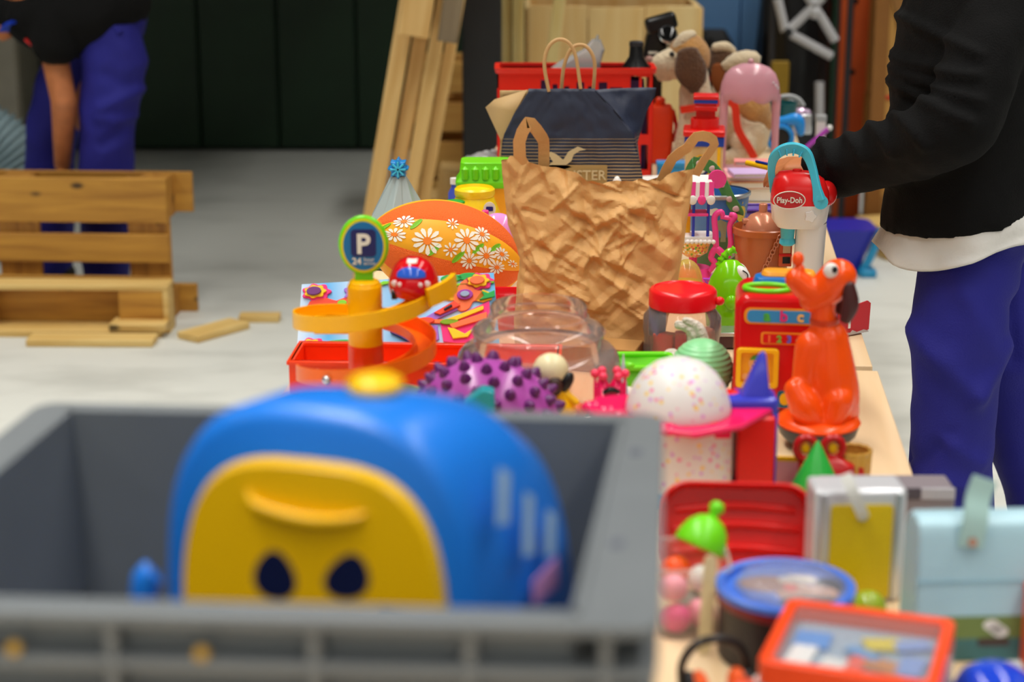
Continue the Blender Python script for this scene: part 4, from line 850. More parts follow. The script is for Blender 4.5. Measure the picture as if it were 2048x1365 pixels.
# ================================================================ crumpled brown paper bag
PAPER = mat('kraft_paper', (214, 162, 98), .62, var=.06, vs=14, bump=.12, bs=120)
t = on_table('brown_paper_bag', 'crumpled plain brown paper carrier bag in the middle', 'bag', 1180, 690)
bx = 1180; NZ, NA = 120, 340
def perim(r_, N_):
    pts = rrect(2, 2*.36, r_, 8); out = []; L_ = [0]
    for a_, b_ in zip(pts, pts[1:]+pts[:1]): L_.append(L_[-1]+sqrt((a_[0]-b_[0])**2+(a_[1]-b_[1])**2))
    for i in range(N_):
        q_ = L_[-1]*i/N_; j_ = max(x for x in range(len(pts)) if L_[x] <= q_); f_ = (q_-L_[j_])/max(1e-9, L_[j_+1]-L_[j_]); a_, b_ = pts[j_], pts[(j_+1) % len(pts)]
        out.append((a_[0]+(b_[0]-a_[0])*f_, (a_[1]+(b_[1]-a_[1])*f_)/.36))
    return out
PER = perim(.14, NA)
rg = random.Random(12); CREASE = []
for i in range(170):
    x_, z_ = rg.uniform(-170, 190), rg.uniform(10, 390)**1.0; L_ = rg.uniform(25, 100); an_ = rg.choice((rg.uniform(20, 70), rg.uniform(100, 165), rg.uniform(0, 180), rg.uniform(130, 160)))
    CREASE.append(((x_, z_), (x_+L_*cos(R(an_)), z_+L_*sin(R(an_))), rg.uniform(5, 20), rg.choice((-1, 1, 1))*rg.uniform(3, 8)))
for a_, b_, w_, h_ in (((-110, 60), (60, 22), 22, 10), ((60, 22), (130, 20), 16, 8), ((-20, 330), (-10, 240), 14, -7), ((-60, 190), (40, 200), 30, 9), ((30, 150), (120, 90), 26, 12), ((40, 270), (150, 190), 24, 11), ((-120, 120), (-60, 40), 16, 8), ((70, 100), (140, 60), 16, 10), ((0, 310), (120, 280), 20, 9), ((120, 300), (170, 240), 18, 9)): CREASE.append((a_, b_, w_, h_))
def crumple(P):
    d = 0
    Q = V((P.x, P.y*.3, P.z))
    for s_, a in ((95, 13), (46, 5)):
        q = Q/s_; d += a*noise.noise(q+V((3.1, 1.7, s_)))
    for (ax, az), (bx_, bz), w_, h_ in CREASE:
        ux, uz = bx_-ax, bz-az; f_ = max(0, min(1, ((P.x-ax)*ux+(P.z-az)*uz)/(ux*ux+uz*uz)))
        e = sqrt((P.x-ax-ux*f_)**2+(P.z-az-uz*f_)**2)/w_
        if e < 1: d += h_*(1-e)
    return d
LFT = [(0, -150), (40, -152), (90, -146), (150, -142), (185, -140), (250, -164), (330, -174), (390, -178)]
RGT = [(0, 118), (12, 126), (45, 146), (90, 158), (140, 170), (240, 184), (330, 196), (400, 202)]
TOPF = [(-180, 372), (-172, 384), (-140, 380), (-136, 372), (-100, 362), (-60, 354), (-40, 350), (-22, 334), (-10, 336), (10, 330), (40, 334), (70, 333), (84, 338), (120, 330), (136, 346), (150, 352), (200, 358)]
TOPB = [(-180, 368), (-100, 346), (-20, 318), (60, 314), (150, 340), (200, 352)]
m_ = MB(); loops = []
for i in range(NZ+1):
    f = i/NZ; loop = []
    for j in range(NA):
        X, Y = PER[j]
        zt = interp(TOPF if Y < 0 else TOPB, X*190); z = f*zt
        l_, r_ = interp(LFT, z), interp(RGT, z); cx_ = (l_+r_)/2; hw_ = (r_-l_)/2
        dp = 70*(1-.72*max(0, f-.3)/.7)+6
        x = cx_+X*hw_; y = Y*dp+14*f
        P = V((x, y, z)); am = min(1, f*6)
        q = crumple(P)*am*(.55 if abs(X) > .93 else 1)
        loop.append(P+V((q*.25*X, q*Y*.9, 0)))
    loops.append(loop)
m_.loft(loops, True, False)
t.part('bag_body', m_, PAPER, smooth=14, nrm=True)
def ribbon(pts, w_, ref=(0, 1, 0), th=1.2): return MB().tube(pts, w_, flat=(th/w_, 1), ref=ref, smooth=2)
t.part('handle', ribbon([(-138, -10, 350), (-142, -16, 412), (-128, -18, 444), (-120, -16, 448), (-98, -2, 418), (-94, 6, 400), (-94, 10, 350)], 12, (.15, 1, 0)), PAPER, label='flat paper handle loop on the left', smooth=30)
t.part('handle', ribbon([(136, 6, 330), (156, 0, 376), (184, -6, 398), (200, -8, 420), (226, 0, 418), (238, 10, 402), (220, 16, 372), (204, 20, 340)], 10, (.2, .7, .7)), PAPER, label='flat paper handle loop folded over on the right', smooth=30)
t.part('bottom_flap', MB().loft([[(-120, -72, 6), (60, -78, 40), (120, -66, 34), (112, -58, 4)], [(-120, -66, 6), (60, -72, 40), (120, -62, 34), (112, -54, 4)]]), PAPER)
# ================================================================ navy striped paper bag
t = on_table('navy_paper_bag', 'navy and striped paper carrier bag behind the brown bag', 'bag', 1140, 464)
NV = (34, 42, 66); TN = (176, 150, 112)
m, n, l, p = newmat('navy_striped_paper'); p.inputs['Roughness'].default_value = .5
tc = n.new('ShaderNodeTexCoord'); sx = n.new('ShaderNodeSeparateXYZ'); l.new(tc.outputs['Object'], sx.inputs[0])
w1 = n.new('ShaderNodeMath'); w1.operation = 'MULTIPLY'; w1.inputs[1].default_value = 1/(6.6*t.k); l.new(sx.outputs[2], w1.inputs[0])
fr = n.new('ShaderNodeMath'); fr.operation = 'FRACT'; l.new(w1.outputs[0], fr.inputs[0])
# tan share grows towards the base
th = n.new('ShaderNodeMapRange'); th.inputs[1].default_value = 60*t.k; th.inputs[2].default_value = 190*t.k; th.inputs[3].default_value = .62; th.inputs[4].default_value = .12; l.new(sx.outputs[2], th.inputs[0])
lt = n.new('ShaderNodeMath'); lt.operation = 'LESS_THAN'; l.new(fr.outputs[0], lt.inputs[0]); l.new(th.outputs[0], lt.inputs[1])
up = n.new('ShaderNodeMath'); up.operation = 'LESS_THAN'; up.inputs[1].default_value = 197*t.k; l.new(sx.outputs[2], up.inputs[0])
mu = n.new('ShaderNodeMath'); mu.operation = 'MULTIPLY'; l.new(lt.outputs[0], mu.inputs[0]); l.new(up.outputs[0], mu.inputs[1])
mx = n.new('ShaderNodeMixRGB'); mx.inputs[1].default_value = lin(NV); mx.inputs[2].default_value = lin(TN); l.new(mu.outputs[0], mx.inputs[0]); l.new(mx.outputs[0], p.inputs['Base Color'])
NVM = m; KR = mat('kraft_inside', (190, 156, 106), .65)
def nav(P): return 3.2*noise.noise(P/34)+1.8*(abs(noise.noise(P/17))*2-.6)
LN = [(0, -140), (120, -142), (170, -138), (200, -132), (240, -112), (282, -84)]; RN = [(0, 138), (60, 142), (120, 140), (200, 122), (240, 90), (284, 46)]
m_ = MB(); loops = []
for i in range(41):
    z = 288*i/40; loop = []
    for j in range(61):
        f = j/60; x = interp(LN, z)+(interp(RN, z)-interp(LN, z))*f; P = V((x, -42+30*(z/288)**2, z))
        loop.append(P+V((0, nav(P), 0)))
    loops.append(loop)
m_.loft(loops, False, False, closed=False); t.part('front_panel', m_, NVM, solid=1.5, smooth=30)
m_ = MB(); loops = []
RG = [(0, 140), (100, 142), (180, 132), (240, 150), (270, 166), (288, 168)]
for i in range(41):
    z = 286*i/40; loop = []
    for j in range(25):
        f = j/24; x = interp(RN, z)+(interp(RG, z)-interp(RN, z))*f; P = V((x, -42+30*(z/288)**2+f*(52-20*z/288)+10*sin(f*pi)*(z/288), z)); loop.append(P+V((0, nav(P*1.3)*1.2, 0)))
    loops.append(loop)
m_.loft(loops, False, False, closed=False); t.part('gusset', m_, NVM, solid=1.5, smooth=30)
m_ = MB(); loops = []
for i in range(31):
    z = 280*i/30; loop = []
    for j in range(41):
        f = j/40; x = -140+(interp(RG, z)+140)*f; P = V((x, 44-20*z/288, z)); loop.append(P+V((0, nav(P), 0)))
    loops.append(loop)
m_.loft(loops, False, False, closed=False); t.part('back_panel', m_, KR, solid=1.5, smooth=30)
t.part('left_gusset', MB().loft([[(-140, -42, 0), (-140, 44, 0)], [(-140, -38, 140), (-142, 40, 140)], [(-136, -30, 190), (-138, 30, 180)], [(-110, -18, 244), (-168, 26, 246)], [(-86, -12, 286), (-150, 24, 262)]], False, False, closed=False), KR, solid=1.5)
t.part('base', S(-138, 138, -40, 42, 0, 3), KR)
ROPE = mat('kraft_rope', (206, 164, 112), .6)
hx = lambda px: px-1140; hz = lambda py: (464-py)/.97
t.part('handle', MB().tube([(hx(1096), -14, hz(190)), (hx(1087), -12, hz(140)), (hx(1094), -10, hz(108)), (hx(1112), -8, hz(93)), (hx(1133), -8, hz(98)), (hx(1148), -8, hz(125)), (hx(1158), -12, hz(185))], 3.6, smooth=6), ROPE, smooth=60)
t.part('handle', MB().tube([(hx(1121), 14, hz(190)), (hx(1126), 14, hz(145)), (hx(1140), 14, hz(112)), (hx(1160), 14, hz(105)), (hx(1176), 14, hz(115)), (hx(1186), 14, hz(140)), (hx(1184), 14, hz(190))], 3.6, smooth=6), ROPE, smooth=60)
TNM = mat('tan_print', (172, 144, 92), .6); TN2 = mat('pale_tan_print', (206, 190, 152), .6)
yf = -44
t.part('logo_block', MB().prism(rr2(-78, 70, 100, 144, 1), 1, 'xz', yf-6), TNM)
t.part('lettering', MB().text('HOLLISTER', 27, .3, Matrix.Translation((68, yf-8, 115)) @ STAND, 'RIGHT', .4, 1.0), TN2, smooth=0)
bird = [(-62, 138), (-38, 146), (-26, 140), (-14, 130), (-4, 146), (14, 156), (30, 150), (18, 148), (6, 140), (2, 128), (-8, 120), (4, 116), (-10, 112), (-40, 112), (-46, 118), (-34, 126), (-40, 136)]
t.part('bird_logo', MB().prism([(x-2, z+24) for x, z in bird], 1, 'xz', yf-6), TN2, smooth=0)
t = on_table('white_egg', 'white egg peeking over the dip in the brown bag', 'egg', 1232, 500)
t.part('egg', MB().ell((0, 0, 72), (17, 17, 78), 20, 14), WHT, smooth=180)
# ================================================================ red slotted basket and contents
t = on_table('red_basket', 'red slotted plastic basket behind the navy bag', 'basket', 1148, 352)
RB = PL('basketred', (222, 30, 16), .35); HB = 220
Wb = 150
slots = [(-145, -132, 168), (-126, -111, 182), (-104, -86, 174), (-68, -51, 202), (-45, -35, 194), (-22, -12, 190), (2, 17, 198), (24, 34, 190), (45, 62, 198), (67, 92, 188), (107, 124, 210), (129, 144, 208)]
def slotwall(y0, y1, mk):
    xs = -Wb
    for a, b, ztop in slots:
        mk('bar', S(xs, a, y0, y1, 20, HB-6)); mk('bar', S(a, b, y0, y1, ztop-5, HB-6)); xs = b
        if (b-a) > 14: mk('bar', S(a, b, y0, y1, 70, 90))
    mk('bar', S(xs, Wb, y0, y1, 20, HB-6)); mk('lower_band', S(-Wb, Wb, y0, y1, 0, 20))
slotwall(-44, -38, lambda nm, mb_: t.part(nm, mb_, RB))
slotwall(38, 44, lambda nm, mb_: t.part(nm, mb_, RB))
for s_ in (-1, 1):
    for j in range(3): t.part('side_bar', S(s_*Wb-3, s_*Wb+3, -38+j*30, -24+j*30, 0, HB-6), RB)
    t.part('side_band', S(s_*Wb-3, s_*Wb+3, -38, 38, 0, 30), RB); t.part('side_band', S(s_*Wb-3, s_*Wb+3, -38, 38, HB-40, HB-6), RB)
t.part('bottom', S(-Wb, Wb, -38, 38, 0, 4), RB)
t.part('rim', MB().loft([rrect(312, 98, 8, 3, HB-10), rrect(316, 102, 8, 3, HB), rrect(296, 76, 6, 3, HB), rrect(296, 76, 6, 3, HB-10), rrect(312, 98, 8, 3, HB-10)], False, False), RB)
ct = Thing('dark_cloth_pile', 'dark violet cloth filling the red basket', 'cloth', t.root.location+V((0, 0, 4*t.k)), t.k)
ct.part('cloth', MB().loft([rrect(280, 62, 16, 4, 0), rrect(284, 66, 16, 4, 120), rrect(270, 62, 16, 4, 190), rrect(200, 44, 14, 4, 198)]), mat('violet_cloth', (62, 40, 92), .8, var=.3, vs=14), disp=lambda c_, n_: 3*noise.noise(c_/20)); ct.part('fold', MB().tube([(-100, -14, 197), (0, -6, 201), (110, -12, 197)], 8, smooth=4), MATS['violet_cloth'])
zc = t.root.location.z+204*t.k
q = at_s(1160, 130, 1/t.k)[0]
c = Thing('clear_wrapper', 'clear crumpled plastic wrapper sticking up from the red basket', 'wrapper', (q.x, t.root.location.y, zc), t.k)
c.part('wrapper', MB().loft([rrect(110, 40, 18, 4, 0, -20), rrect(80, 34, 14, 4, 24, 0), rrect(40, 24, 8, 4, 46, 24), rrect(16, 10, 3, 4, 66, 30)]), mat('wrapper_film', (196, 196, 194), .2, trans=.4), disp=lambda c_, n_: 5*noise.noise(c_/10), smooth=20); c.part('twist', MB().tube([(30, 0, 62), (32, 0, 76)], [5, 2]), MATS['wrapper_film'])
# black funnel and camcorder standing in basket's right end
q = at_s(1270, 124, 1/t.k)[0]
c = Thing('black_funnel', 'black funnel shaped toy at the basket end', 'toy', (q.x, t.root.location.y, zc), t.k)
c.part('cone', MB().lathe([(36, 0), (34, 4), (14, 34), (13, 54), (11, 58)], (-2, 0, 0), 24), BLK); c.part('cap', MB().lathe([(14, 54), (14, 62), (10, 64)], (-2, 0, 0), 24), mat('grey_black', (40, 40, 44), .4))
q = at_z(1315, 345, TZ)[0]
c = Thing('black_camcorder', 'black camcorder toy raised behind the plush dog', 'camera', (q.x+.01, q.y+.3, TZ), t.k*1.06)
c.part('stand', S(-14, 14, -12, 12, 0, 190), BLK, bevel=3); c.part('body', MB().box((0, 0, 214), (44, 44, 64), (0, 12, 0)), BLK, bevel=6); c.part('top', MB().box((10, -6, 262), (62, 40, 32), (0, -16, 0)), BLK, bevel=8, seg=3); c.part('lens', MB().lathe([(17, -14), (17, 16), (13, 18)], (22, -24, 236), 24, (60, 0, 0)), mat('gloss_black', (8, 8, 10), .08)); c.part('lens_ring', MB().lathe([(18, 10), (19, 14), (17, 17)], (22, -24, 236), 24, (60, 0, 0), False, False), SILV); c.part('lettering', B((-6, -24, 206), (18, 2, 5)), WP)
# orange canister
t = on_table('orange_canister', 'red orange canister with knob between basket and plush dog', 'canister', 1318, 322)
t.part('body', MB().loft([rrect(50, 50, 10, 4, 0), rrect(52, 52, 10, 4, 100), rrect(44, 44, 10, 4, 112)]), PL('cano', (232, 62, 14), .35), bevel=1); t.part('knob', MB().lathe([(10, 110), (10, 124), (6, 128)], seg=18), PL('cano', (0, 0, 0))); t.part('handle', MB().tube([(24, -10, 104), (32, -10, 70), (26, -10, 40)], 4, smooth=4), RED)
# ================================================================ plush dogs
FUR = mat('cream_fur', (226, 206, 172), .9, var=.08, vs=30, bump=.9, bs=160, sheen=.4); TAN = mat('tan_fur', (190, 136, 70), .9, var=.15, vs=20, bump=.9, bs=160, sheen=.3); BRN = mat('brown_fur', (88, 54, 24), .9, var=.2, vs=30, bump=.9, bs=160, sheen=.3)
def px3(cx, by): return (lambda x, y, py: V((x-cx, y, (by-py)/.97)))
t = on_table('plush_dog', 'large sitting plush dog with brown ear beside the red basket', 'soft toy', 1430, 326)
X = px3(1430, 326)
m_ = MB().limb([X(1385, 0, 150), X(1388, 0, 200), X(1400, 0, 250), X(1420, 5, 290)], [26, 34, 42, 40]).limb([X(1400, 5, 250), X(1450, 5, 235), X(1490, 5, 255), X(1495, 5, 280)], [40, 48, 50, 42]).limb([X(1370, -18, 240), X(1358, -20, 290), X(1352, -24, 312)], [16, 14, 14]).limb([X(1480, -32, 280), X(1480, -40, 305), X(1440, -46, 308)], [26, 18, 14])
bd = t.part('body', m_, FUR, remesh=4, smooth=180, disp=lambda c_, n_: 1.5*noise.noise(c_/7))
t.part('back_patch', MB().limb([X(1470, -2, 205), X(1500, -6, 225), X(1518, -6, 244)], [40, 42, 26]), TAN, bd, remesh=4, smooth=180)
hd = t.part('head', MB().ell(X(1372, 0, 122), (43, 40, 46), 28, 18), TAN, smooth=180, disp=lambda c_, n_: 1.0*noise.noise(c_/6))
t.part('muzzle', MB().limb([X(1345, -4, 132), X(1318, -6, 135), X(1306, -6, 140)], [34, 24, 17]).limb([X(1330, -4, 155), X(1318, -4, 160)], [14, 9]), FUR, hd, remesh=3, smooth=180); t.part('forehead', MB().limb([X(1352, -12, 100), X(1362, -14, 84), X(1376, -8, 78)], [14, 13, 9]), FUR, hd, smooth=180)
t.part('nose', MB().ell(X(1294, -6, 126), (9, 10, 8)), mat('nose_pink', (150, 110, 100), .5), hd); t.part('eye', MB().ell(X(1336, -34, 112), 5), BLK, hd)
t.part('ear', MB().limb([X(1366, -40, 108), X(1372, -46, 138), X(1378, -46, 162), X(1380, -42, 178)], [(10, 22), (9, 32), (9, 26), (8, 12)], ref=(0, 1, 0)), BRN, hd, smooth=180); t.part('ear', MB().limb([X(1374, 40, 108), X(1380, 44, 140), X(1384, 42, 172)], [(9, 20), (8, 28), (8, 12)], ref=(0, 1, 0)), BRN, hd, smooth=180)
t.part('leash', MB().tube([X(1356, -34, 218), X(1385, -46, 212), X(1440, -56, 200), X(1458, -60, 205), X(1466, -62, 250), X(1488, -66, 285), X(1500, -66, 306)], 7, flat=(.4, 1), ref=(0, 1, 0), smooth=5), PL('leash', (232, 54, 26), .5))
t = on_table('plush_dog', 'smaller brown and white plush dog behind the large plush dog', 'soft toy', 1450, 305); t.root.location.z += .008
X = px3(1450, 305)
t.part('body', MB().limb([X(1452, 0, 180), X(1456, 0, 225), X(1462, 0, 280)], [32, 40, 38]), FUR, remesh=4, smooth=180, disp=lambda c_, n_: 1.5*noise.noise(c_/7))
hd = t.part('head', MB().ell(X(1440, 0, 132), (32, 30, 34), 24, 16), BRN, smooth=180)
t.part('blaze', MB().limb([X(1424, -16, 106), X(1442, -18, 104), X(1456, -14, 112)], [9, 10, 8]), FUR, hd, smooth=180); t.part('tuft', MB().limb([X(1444, -28, 138), X(1470, -30, 128), X(1496, -26, 126)], [11, 17, 15]), FUR, hd, smooth=180, disp=lambda c_, n_: 3*noise.noise(c_/5)); t.part('ear', MB().limb([X(1428, -28, 140), X(1430, -32, 165), X(1440, -32, 190)], [(6, 12), (6, 16), (5, 12)], ref=(0, 1, 0)), mat('rust_fur', (128, 66, 20), .9), hd, smooth=180)
# ================================================================ wooden tower toy
t = on_table('wooden_tower', 'wooden toy tower with red lookout and round badge', 'toy', 1405, 418, rz=-6)
WT = wood('tower_wood', (226, 194, 140), (206, 166, 110), 2, 2, .5, False); RT = PL('towerred', (226, 30, 24)); BT2 = PL('towerblue', (30, 66, 170))
t.part('shaft', S(-37, 37, -30, 44, 0, 132), WT, bevel=2); t.part('yellow_corner', S(26, 32, -31.5, -29, 0, 132), YEL)
t.part('blue_band', S(-39, 39, -33, 47, 130, 150), BT2, bevel=2); t.part('red_deck', S(-42, 40, -36, 48, 150, 162), RT, bevel=3); t.part('red_well', MB().lathe([(28, 160), (28, 182), (24, 182), (24, 166)], (0, 6, 0), 28, cap1=False, cap0=False), RT)
t.part('red_neck', S(-18, 20, 0, 34, 160, 200), RT, bevel=3); t.part('red_cabin', S(-22, 24, -6, 38, 196, 206), RT, bevel=2); t.part('blue_stripe', S(-22.5, 24.5, -6.5, 38.5, 212, 220), BT2); t.part('red_roof', S(-24, 26, -8, 40, 219, 227), RT, bevel=2); t.part('cabin_wall', S(-20, 22, -4, 36, 205, 213), RT)
bg = t.part('badge_ring', MB().prism(circ(-4, 92, 21, 22), 1.5, 'xz', -31.5), YEL); t.part('badge', MB().prism(circ(-4, 92, 18.5, 19.5), 1.5, 'xz', -32.5), PL('badgenavy', (24, 40, 100)), bg)
t.part('badge_mark', MB().prism(circ(-4, 85, 7, 8), 1, 'xz', -33.5), WP, bg)
for x, z in ((-13, 95), (-7, 102), (1, 102), (7, 95)): t.part('badge_mark', MB().prism(circ(x-1, z, 3.2, 4.2, 12), 1, 'xz', -33.5), YEL, bg)
# pink gazebo
t = on_table('pink_canopy_toy', 'translucent pink scalloped canopy toy on two posts', 'toy', 1494, 356)
PK = mat('pink_translucent', (244, 186, 200), .2, trans=.45)
def scal(a, z): return 1
L0 = []
NS = 64
lo_ = [(58*cos(2*pi*i/NS), 34*sin(2*pi*i/NS), 160-8*abs(sin(i*2*pi*8/NS/2))) for i in range(NS)]
loops = [lo_]+[[(58*r_*cos(2*pi*i/NS), 34*r_*sin(2*pi*i/NS), z) for i in range(NS)] for r_, z in ((1, 174), (.96, 190), (.84, 208), (.62, 220), (.3, 227), (.02, 228))]
t.part('canopy', MB().loft(loops, False, True), PK, solid=2, smooth=60)
for x in (-52, 52):
    for y in (-8,): t.part('post', MB().tube([(x, y, 6), (x, y, 70), (x*.99, y, 115), (x, y, 168)], [8, 7, 8, 9], 12, smooth=4), PK, smooth=60)
t.part('base', MB().lathe([(62, 0), (64, 3), (64, 18), (60, 22)], seg=40, sy=.6), PK); t.part('finial', MB().ell((0, 0, 232), 6), PK)
for i in range(7): t.part('glitter', MB().ell((34+random.uniform(-14, 18), -24, 168+i*5), 2.2, 8, 6), SILV)
# blue toy jet & teal pot & stuff at far end
t = on_table('blue_scooter_toy', 'bright blue toy with a round wheel arch at the far table end', 'toy', 1566, 300)
t.part('body', MB().limb([(-36, 0, 20), (-30, 0, 48), (0, 0, 58), (26, 0, 60), (34, 0, 36)], [9, 11, 10, 13, 8]), PL('skyblue2', (30, 140, 226)), smooth=180); t.part('wheel', MB().lathe([(20, -7), (22, 0), (20, 7)], (-8, 0, 24), 24, (90, 0, 0)), BLK); t.part('rim', MB().tube([(-8+24*cos(a*pi/10), -8, 25+24*sin(a*pi/10)) for a in range(20)], 5, 8, closed=True), MATS['plastic_skyblue2'])
t = on_table('teal_bowl', 'dark teal bowl with a grey handle behind the canopy toy', 'bowl', 1558, 282)
t.part('bowl', MB().lathe([(22, 0), (30, 40), (34, 72), (31, 72), (20, 6)], (0, 0, 6), 28, cap1=False), PL('tealbowl', (14, 88, 92))); t.part('handle', MB().tube([(-30, 0, 80), (10, -6, 90), (34, 0, 84), (46, 0, 70)], 5, smooth=5), mat('grey_handle', (170, 172, 174), .4)); t.part('foot', MB().lathe([(22, 0), (22, 7)], seg=24), PL('tealbowl', (0, 0, 0)))
t = on_table('purple_baton', 'magenta purple stick lying aslant at the far table end', 'stick', 1625, 285, rot=(0, 48, 0))
t.part('stick', MB().tube([(0, 0, -22), (0, 0, 44)], 5, 10), PL('magenta', (178, 62, 180))); t.part('cap', MB().ell((0, 0, 44), 6), WHT)
t = on_table('silver_trinket', 'small silver trinket box behind the blue toy', 'box', 1602, 268)
t.part('box', S(-26, 20, -8, 12, 0, 40), SILV, bevel=3); t.part('lid', MB().ell((-3, 2, 42), (22, 10, 10)), mat('pearl', (210, 180, 210), .2, .4))
t = on_table('white_tube_box', 'narrow white box standing at the far table end', 'box', 1640, 282)
t.part('carton', S(-9, 9, -8, 8, 0, 46), WHT, bevel=1); t.part('lid', S(-10, 10, -9, 9, 40, 52), mat('grey_handle', (0, 0, 0)), bevel=1)
# books & papers
def book(label, cx, by, w_, d_, h_, z, c_, rz=0, pages=True):
    p_, k_ = at_z(cx, by, TZ); b = Thing('book', label, 'book', (p_.x, p_.y, TZ+z*k_), k_, (0, 0, rz), 'books and papers stacked on the far table')
    b.part('cover', S(-w_/2, w_/2, -d_/2, d_/2, h_-1.5, h_), c_); b.part('cover', S(-w_/2, w_/2, -d_/2, d_/2, 0, 1.5), c_); b.part('spine', S(-w_/2, -w_/2+2, -d_/2, d_/2, 1.5, h_-1.5), c_)
    b.part('pages', S(-w_/2+2, w_/2-3, -d_/2+2, d_/2-2, 1.5, h_-1.5), mat('page_white', (226, 224, 218), .7)); return b
book('thick white stack at the bottom of the book pile', 1520, 392, 150, 110, 24, 0, mat('paper_cover', (214, 212, 210), .6)); book('brown orange book second from the bottom of the pile', 1524, 392, 150, 108, 14, 24, mat('book_orange', (196, 130, 70), .6), 3); book('pale pink book in the middle of the pile', 1520, 392, 140, 104, 9, 38, mat('book_pink', (240, 170, 176), .5), -2)
book('lilac book on top of the pile beneath the pen', 1515, 396, 112, 70, 8, 47, mat('book_lilac', (206, 178, 226), .5), 4)
book('coral folder on top of the pile behind the lilac book', 1512, 376, 90, 40, 9, 47, mat('book_coral', (238, 150, 146), .5), -5)
t = on_table('blue_book', 'light blue small box behind the right handle of the bag', 'box', 1342, 362)
t.part('carton', S(-28, 30, -14, 14, 0, 34), PL('boxblue', (30, 144, 214)), bevel=2); t.part('lid', S(-30, 32, -16, 16, 30, 40), PL('boxblue', (0, 0, 0)), bevel=2)
t = on_table('white_paper_pile', 'white paper sheets lying behind the brown bag', 'paper', 1302, 385)
for i in range(3): t.part('sheet', B((i*2, 0, 6+i*9), (70, 70, 7), (0, 0, i*7)), MATS['page_white'])
# pen
qa, ka = at_s(1494, 326, 930); qb, kb = at_s(1584, 346, 955)
t = Thing('ballpoint_pen', 'yellow pen with blue tip in the worker\'s hand', 'pen', qa, 1)
dv = qb-qa
t.part('barrel', MB().tube([dv*.0, dv*.84], .0062, 12), YEL); t.part('grip', MB().tube([dv*.83, dv*1.0], .0066, 12), PL('penblue', (28, 50, 150))); t.part('clip', MB().tube([dv*.2+V((0, -.003, .008)), dv*.52+V((0, -.003, .008))], .0028, 8), PL('penblue', (0, 0, 0))); t.part('tip', MB().tube([dv*1.0, dv*1.12], [.005, .001], 10), SILV)
# ================================================================ middle right toys
t = on_table('picture_bucket', 'tin bucket with sky and hill picture and green ribbon handle', 'bucket', 1432, 522)
t.k = t.k
SKYP = ramp_z('bucket_print', ((0, (70, 110, 70)), (.42, (64, 122, 196))), 2, .35, True, 1/(140*t.k))
bw = t.part('wall', MB().lathe([(.5, 2), (46, 0), (48, 3), (62, 140), (59, 140), (46, 6)], seg=44, cap1=False, cap0=False), SKYP); t.part('rim', MB().lathe([(61, 134), (65, 137), (65, 142), (61, 144)], seg=44, cap0=False, cap1=False), SILV)
def rd(z): return 48+14*z/140
def bpt(an, z, off=1): r_ = rd(z)+off; return (r_*sin(R(an)), -r_*cos(R(an)), z)
def bdec(an, z, pts, off=1): return MB().loft([[bpt(an+x/55*57.3, z+zz, off-.8) for x, zz in pts], [bpt(an+x/55*57.3, z+zz, off) for x, zz in pts]])
t.part('printed_cloud', bdec(-14, 110, blob(0, 0, 15, 8, 5, .18)), WP, bw, smooth=0); t.part('printed_sun', bdec(46, 104, circ(0, 0, 13, 16)), PL('sunyellow', (236, 206, 50)), bw, smooth=0)
for a in range(8): t.part('sun_ray', bdec(46, 104, [(17*cos(a*pi/4)-1, 20*sin(a*pi/4)), (22*cos(a*pi/4), 25*sin(a*pi/4)), (17*cos(a*pi/4)+1, 20*sin(a*pi/4)+1.5)]), MATS['plastic_sunyellow'], bw, smooth=0)
t.part('printed_tower', bdec(-2, 66, [(-10, -16), (14, -16), (14, 24), (2, 30), (-10, 24)]), mat('print_stone', (150, 150, 120), .5), bw, smooth=0); t.part('printed_stone', bdec(30, 24, blob(0, 0, 12, 10, 3)), mat('print_pale', (180, 184, 176), .5), bw, smooth=0); t.part('printed_bloom', bdec(40, 62, blob(0, 0, 14, 18)), mat('print_mauve', (150, 130, 180), .5), bw, smooth=0)
GRB = mat('ribbon_green', (70, 130, 70), .35)
hd = t.part('handle', MB().tube([(-52, -10, 200), (-20, -30, 196), (0, -48, 170), (14, -62, 142), (30, -68, 116), (32, -66, 110)], 12, flat=(.12, 1), ref=(0, 1, 0), smooth=6), GRB, smooth=60)
for x, y, z in ((-40, -17.5, 200), (-16, -36, 193), (4, -54, 164), (16, -66, 138), (28, -71.5, 120)): t.part('ribbon_dot', MB().ell((x, y, z), (7, 2, 6)), mat('dot_rose', (214, 180, 180), .4), hd)
t.part('handle_back', MB().tube([(-52, -10, 200), (-62, 10, 174), (-62, 4, 140)], 12, flat=(.12, 1), ref=(1, 0, 0), smooth=5), GRB, smooth=60)
t = on_table('pink_play_kitchen', 'small pink and yellow toy snack cart with striped awning', 'toy', 1396, 560); t.k *= 1.2
HPK = PL('candy', (238, 66, 146), .3); t.part('stand', MB().lathe([(28, -24), (30, -20), (24, 0)], (-6, -6, 24), 24), HPK); t.root.location.z += 0
aw = t.part('awning', MB().loft([[(-34, -26, 140), (22, -26, 140), (22, 20, 140), (-34, 20, 140)], [(-30, -20, 168), (18, -20, 168), (18, 16, 168), (-30, 16, 168)], [(-24, -8, 176), (14, -8, 176), (14, 8, 176), (-24, 8, 176)]]), WHT)
for i in range(4): t.part('awning_stripe', MB().loft([[(-34+i*15, -27.5, 139), (-26+i*15, -27.5, 139), (-26+i*15+1, -21.5, 169), (-33+i*15, -21.5, 169)], [(-34+i*15, -25, 139), (-26+i*15, -25, 139), (-26+i*15+1, -19, 169), (-33+i*15, -19, 169)]]), HPK, aw)
for i in range(4): t.part('awning_drop', MB().ell((-30+i*15, -26, 140), (7, 3, 8)), HPK if i % 2 == 0 else WHT, aw)
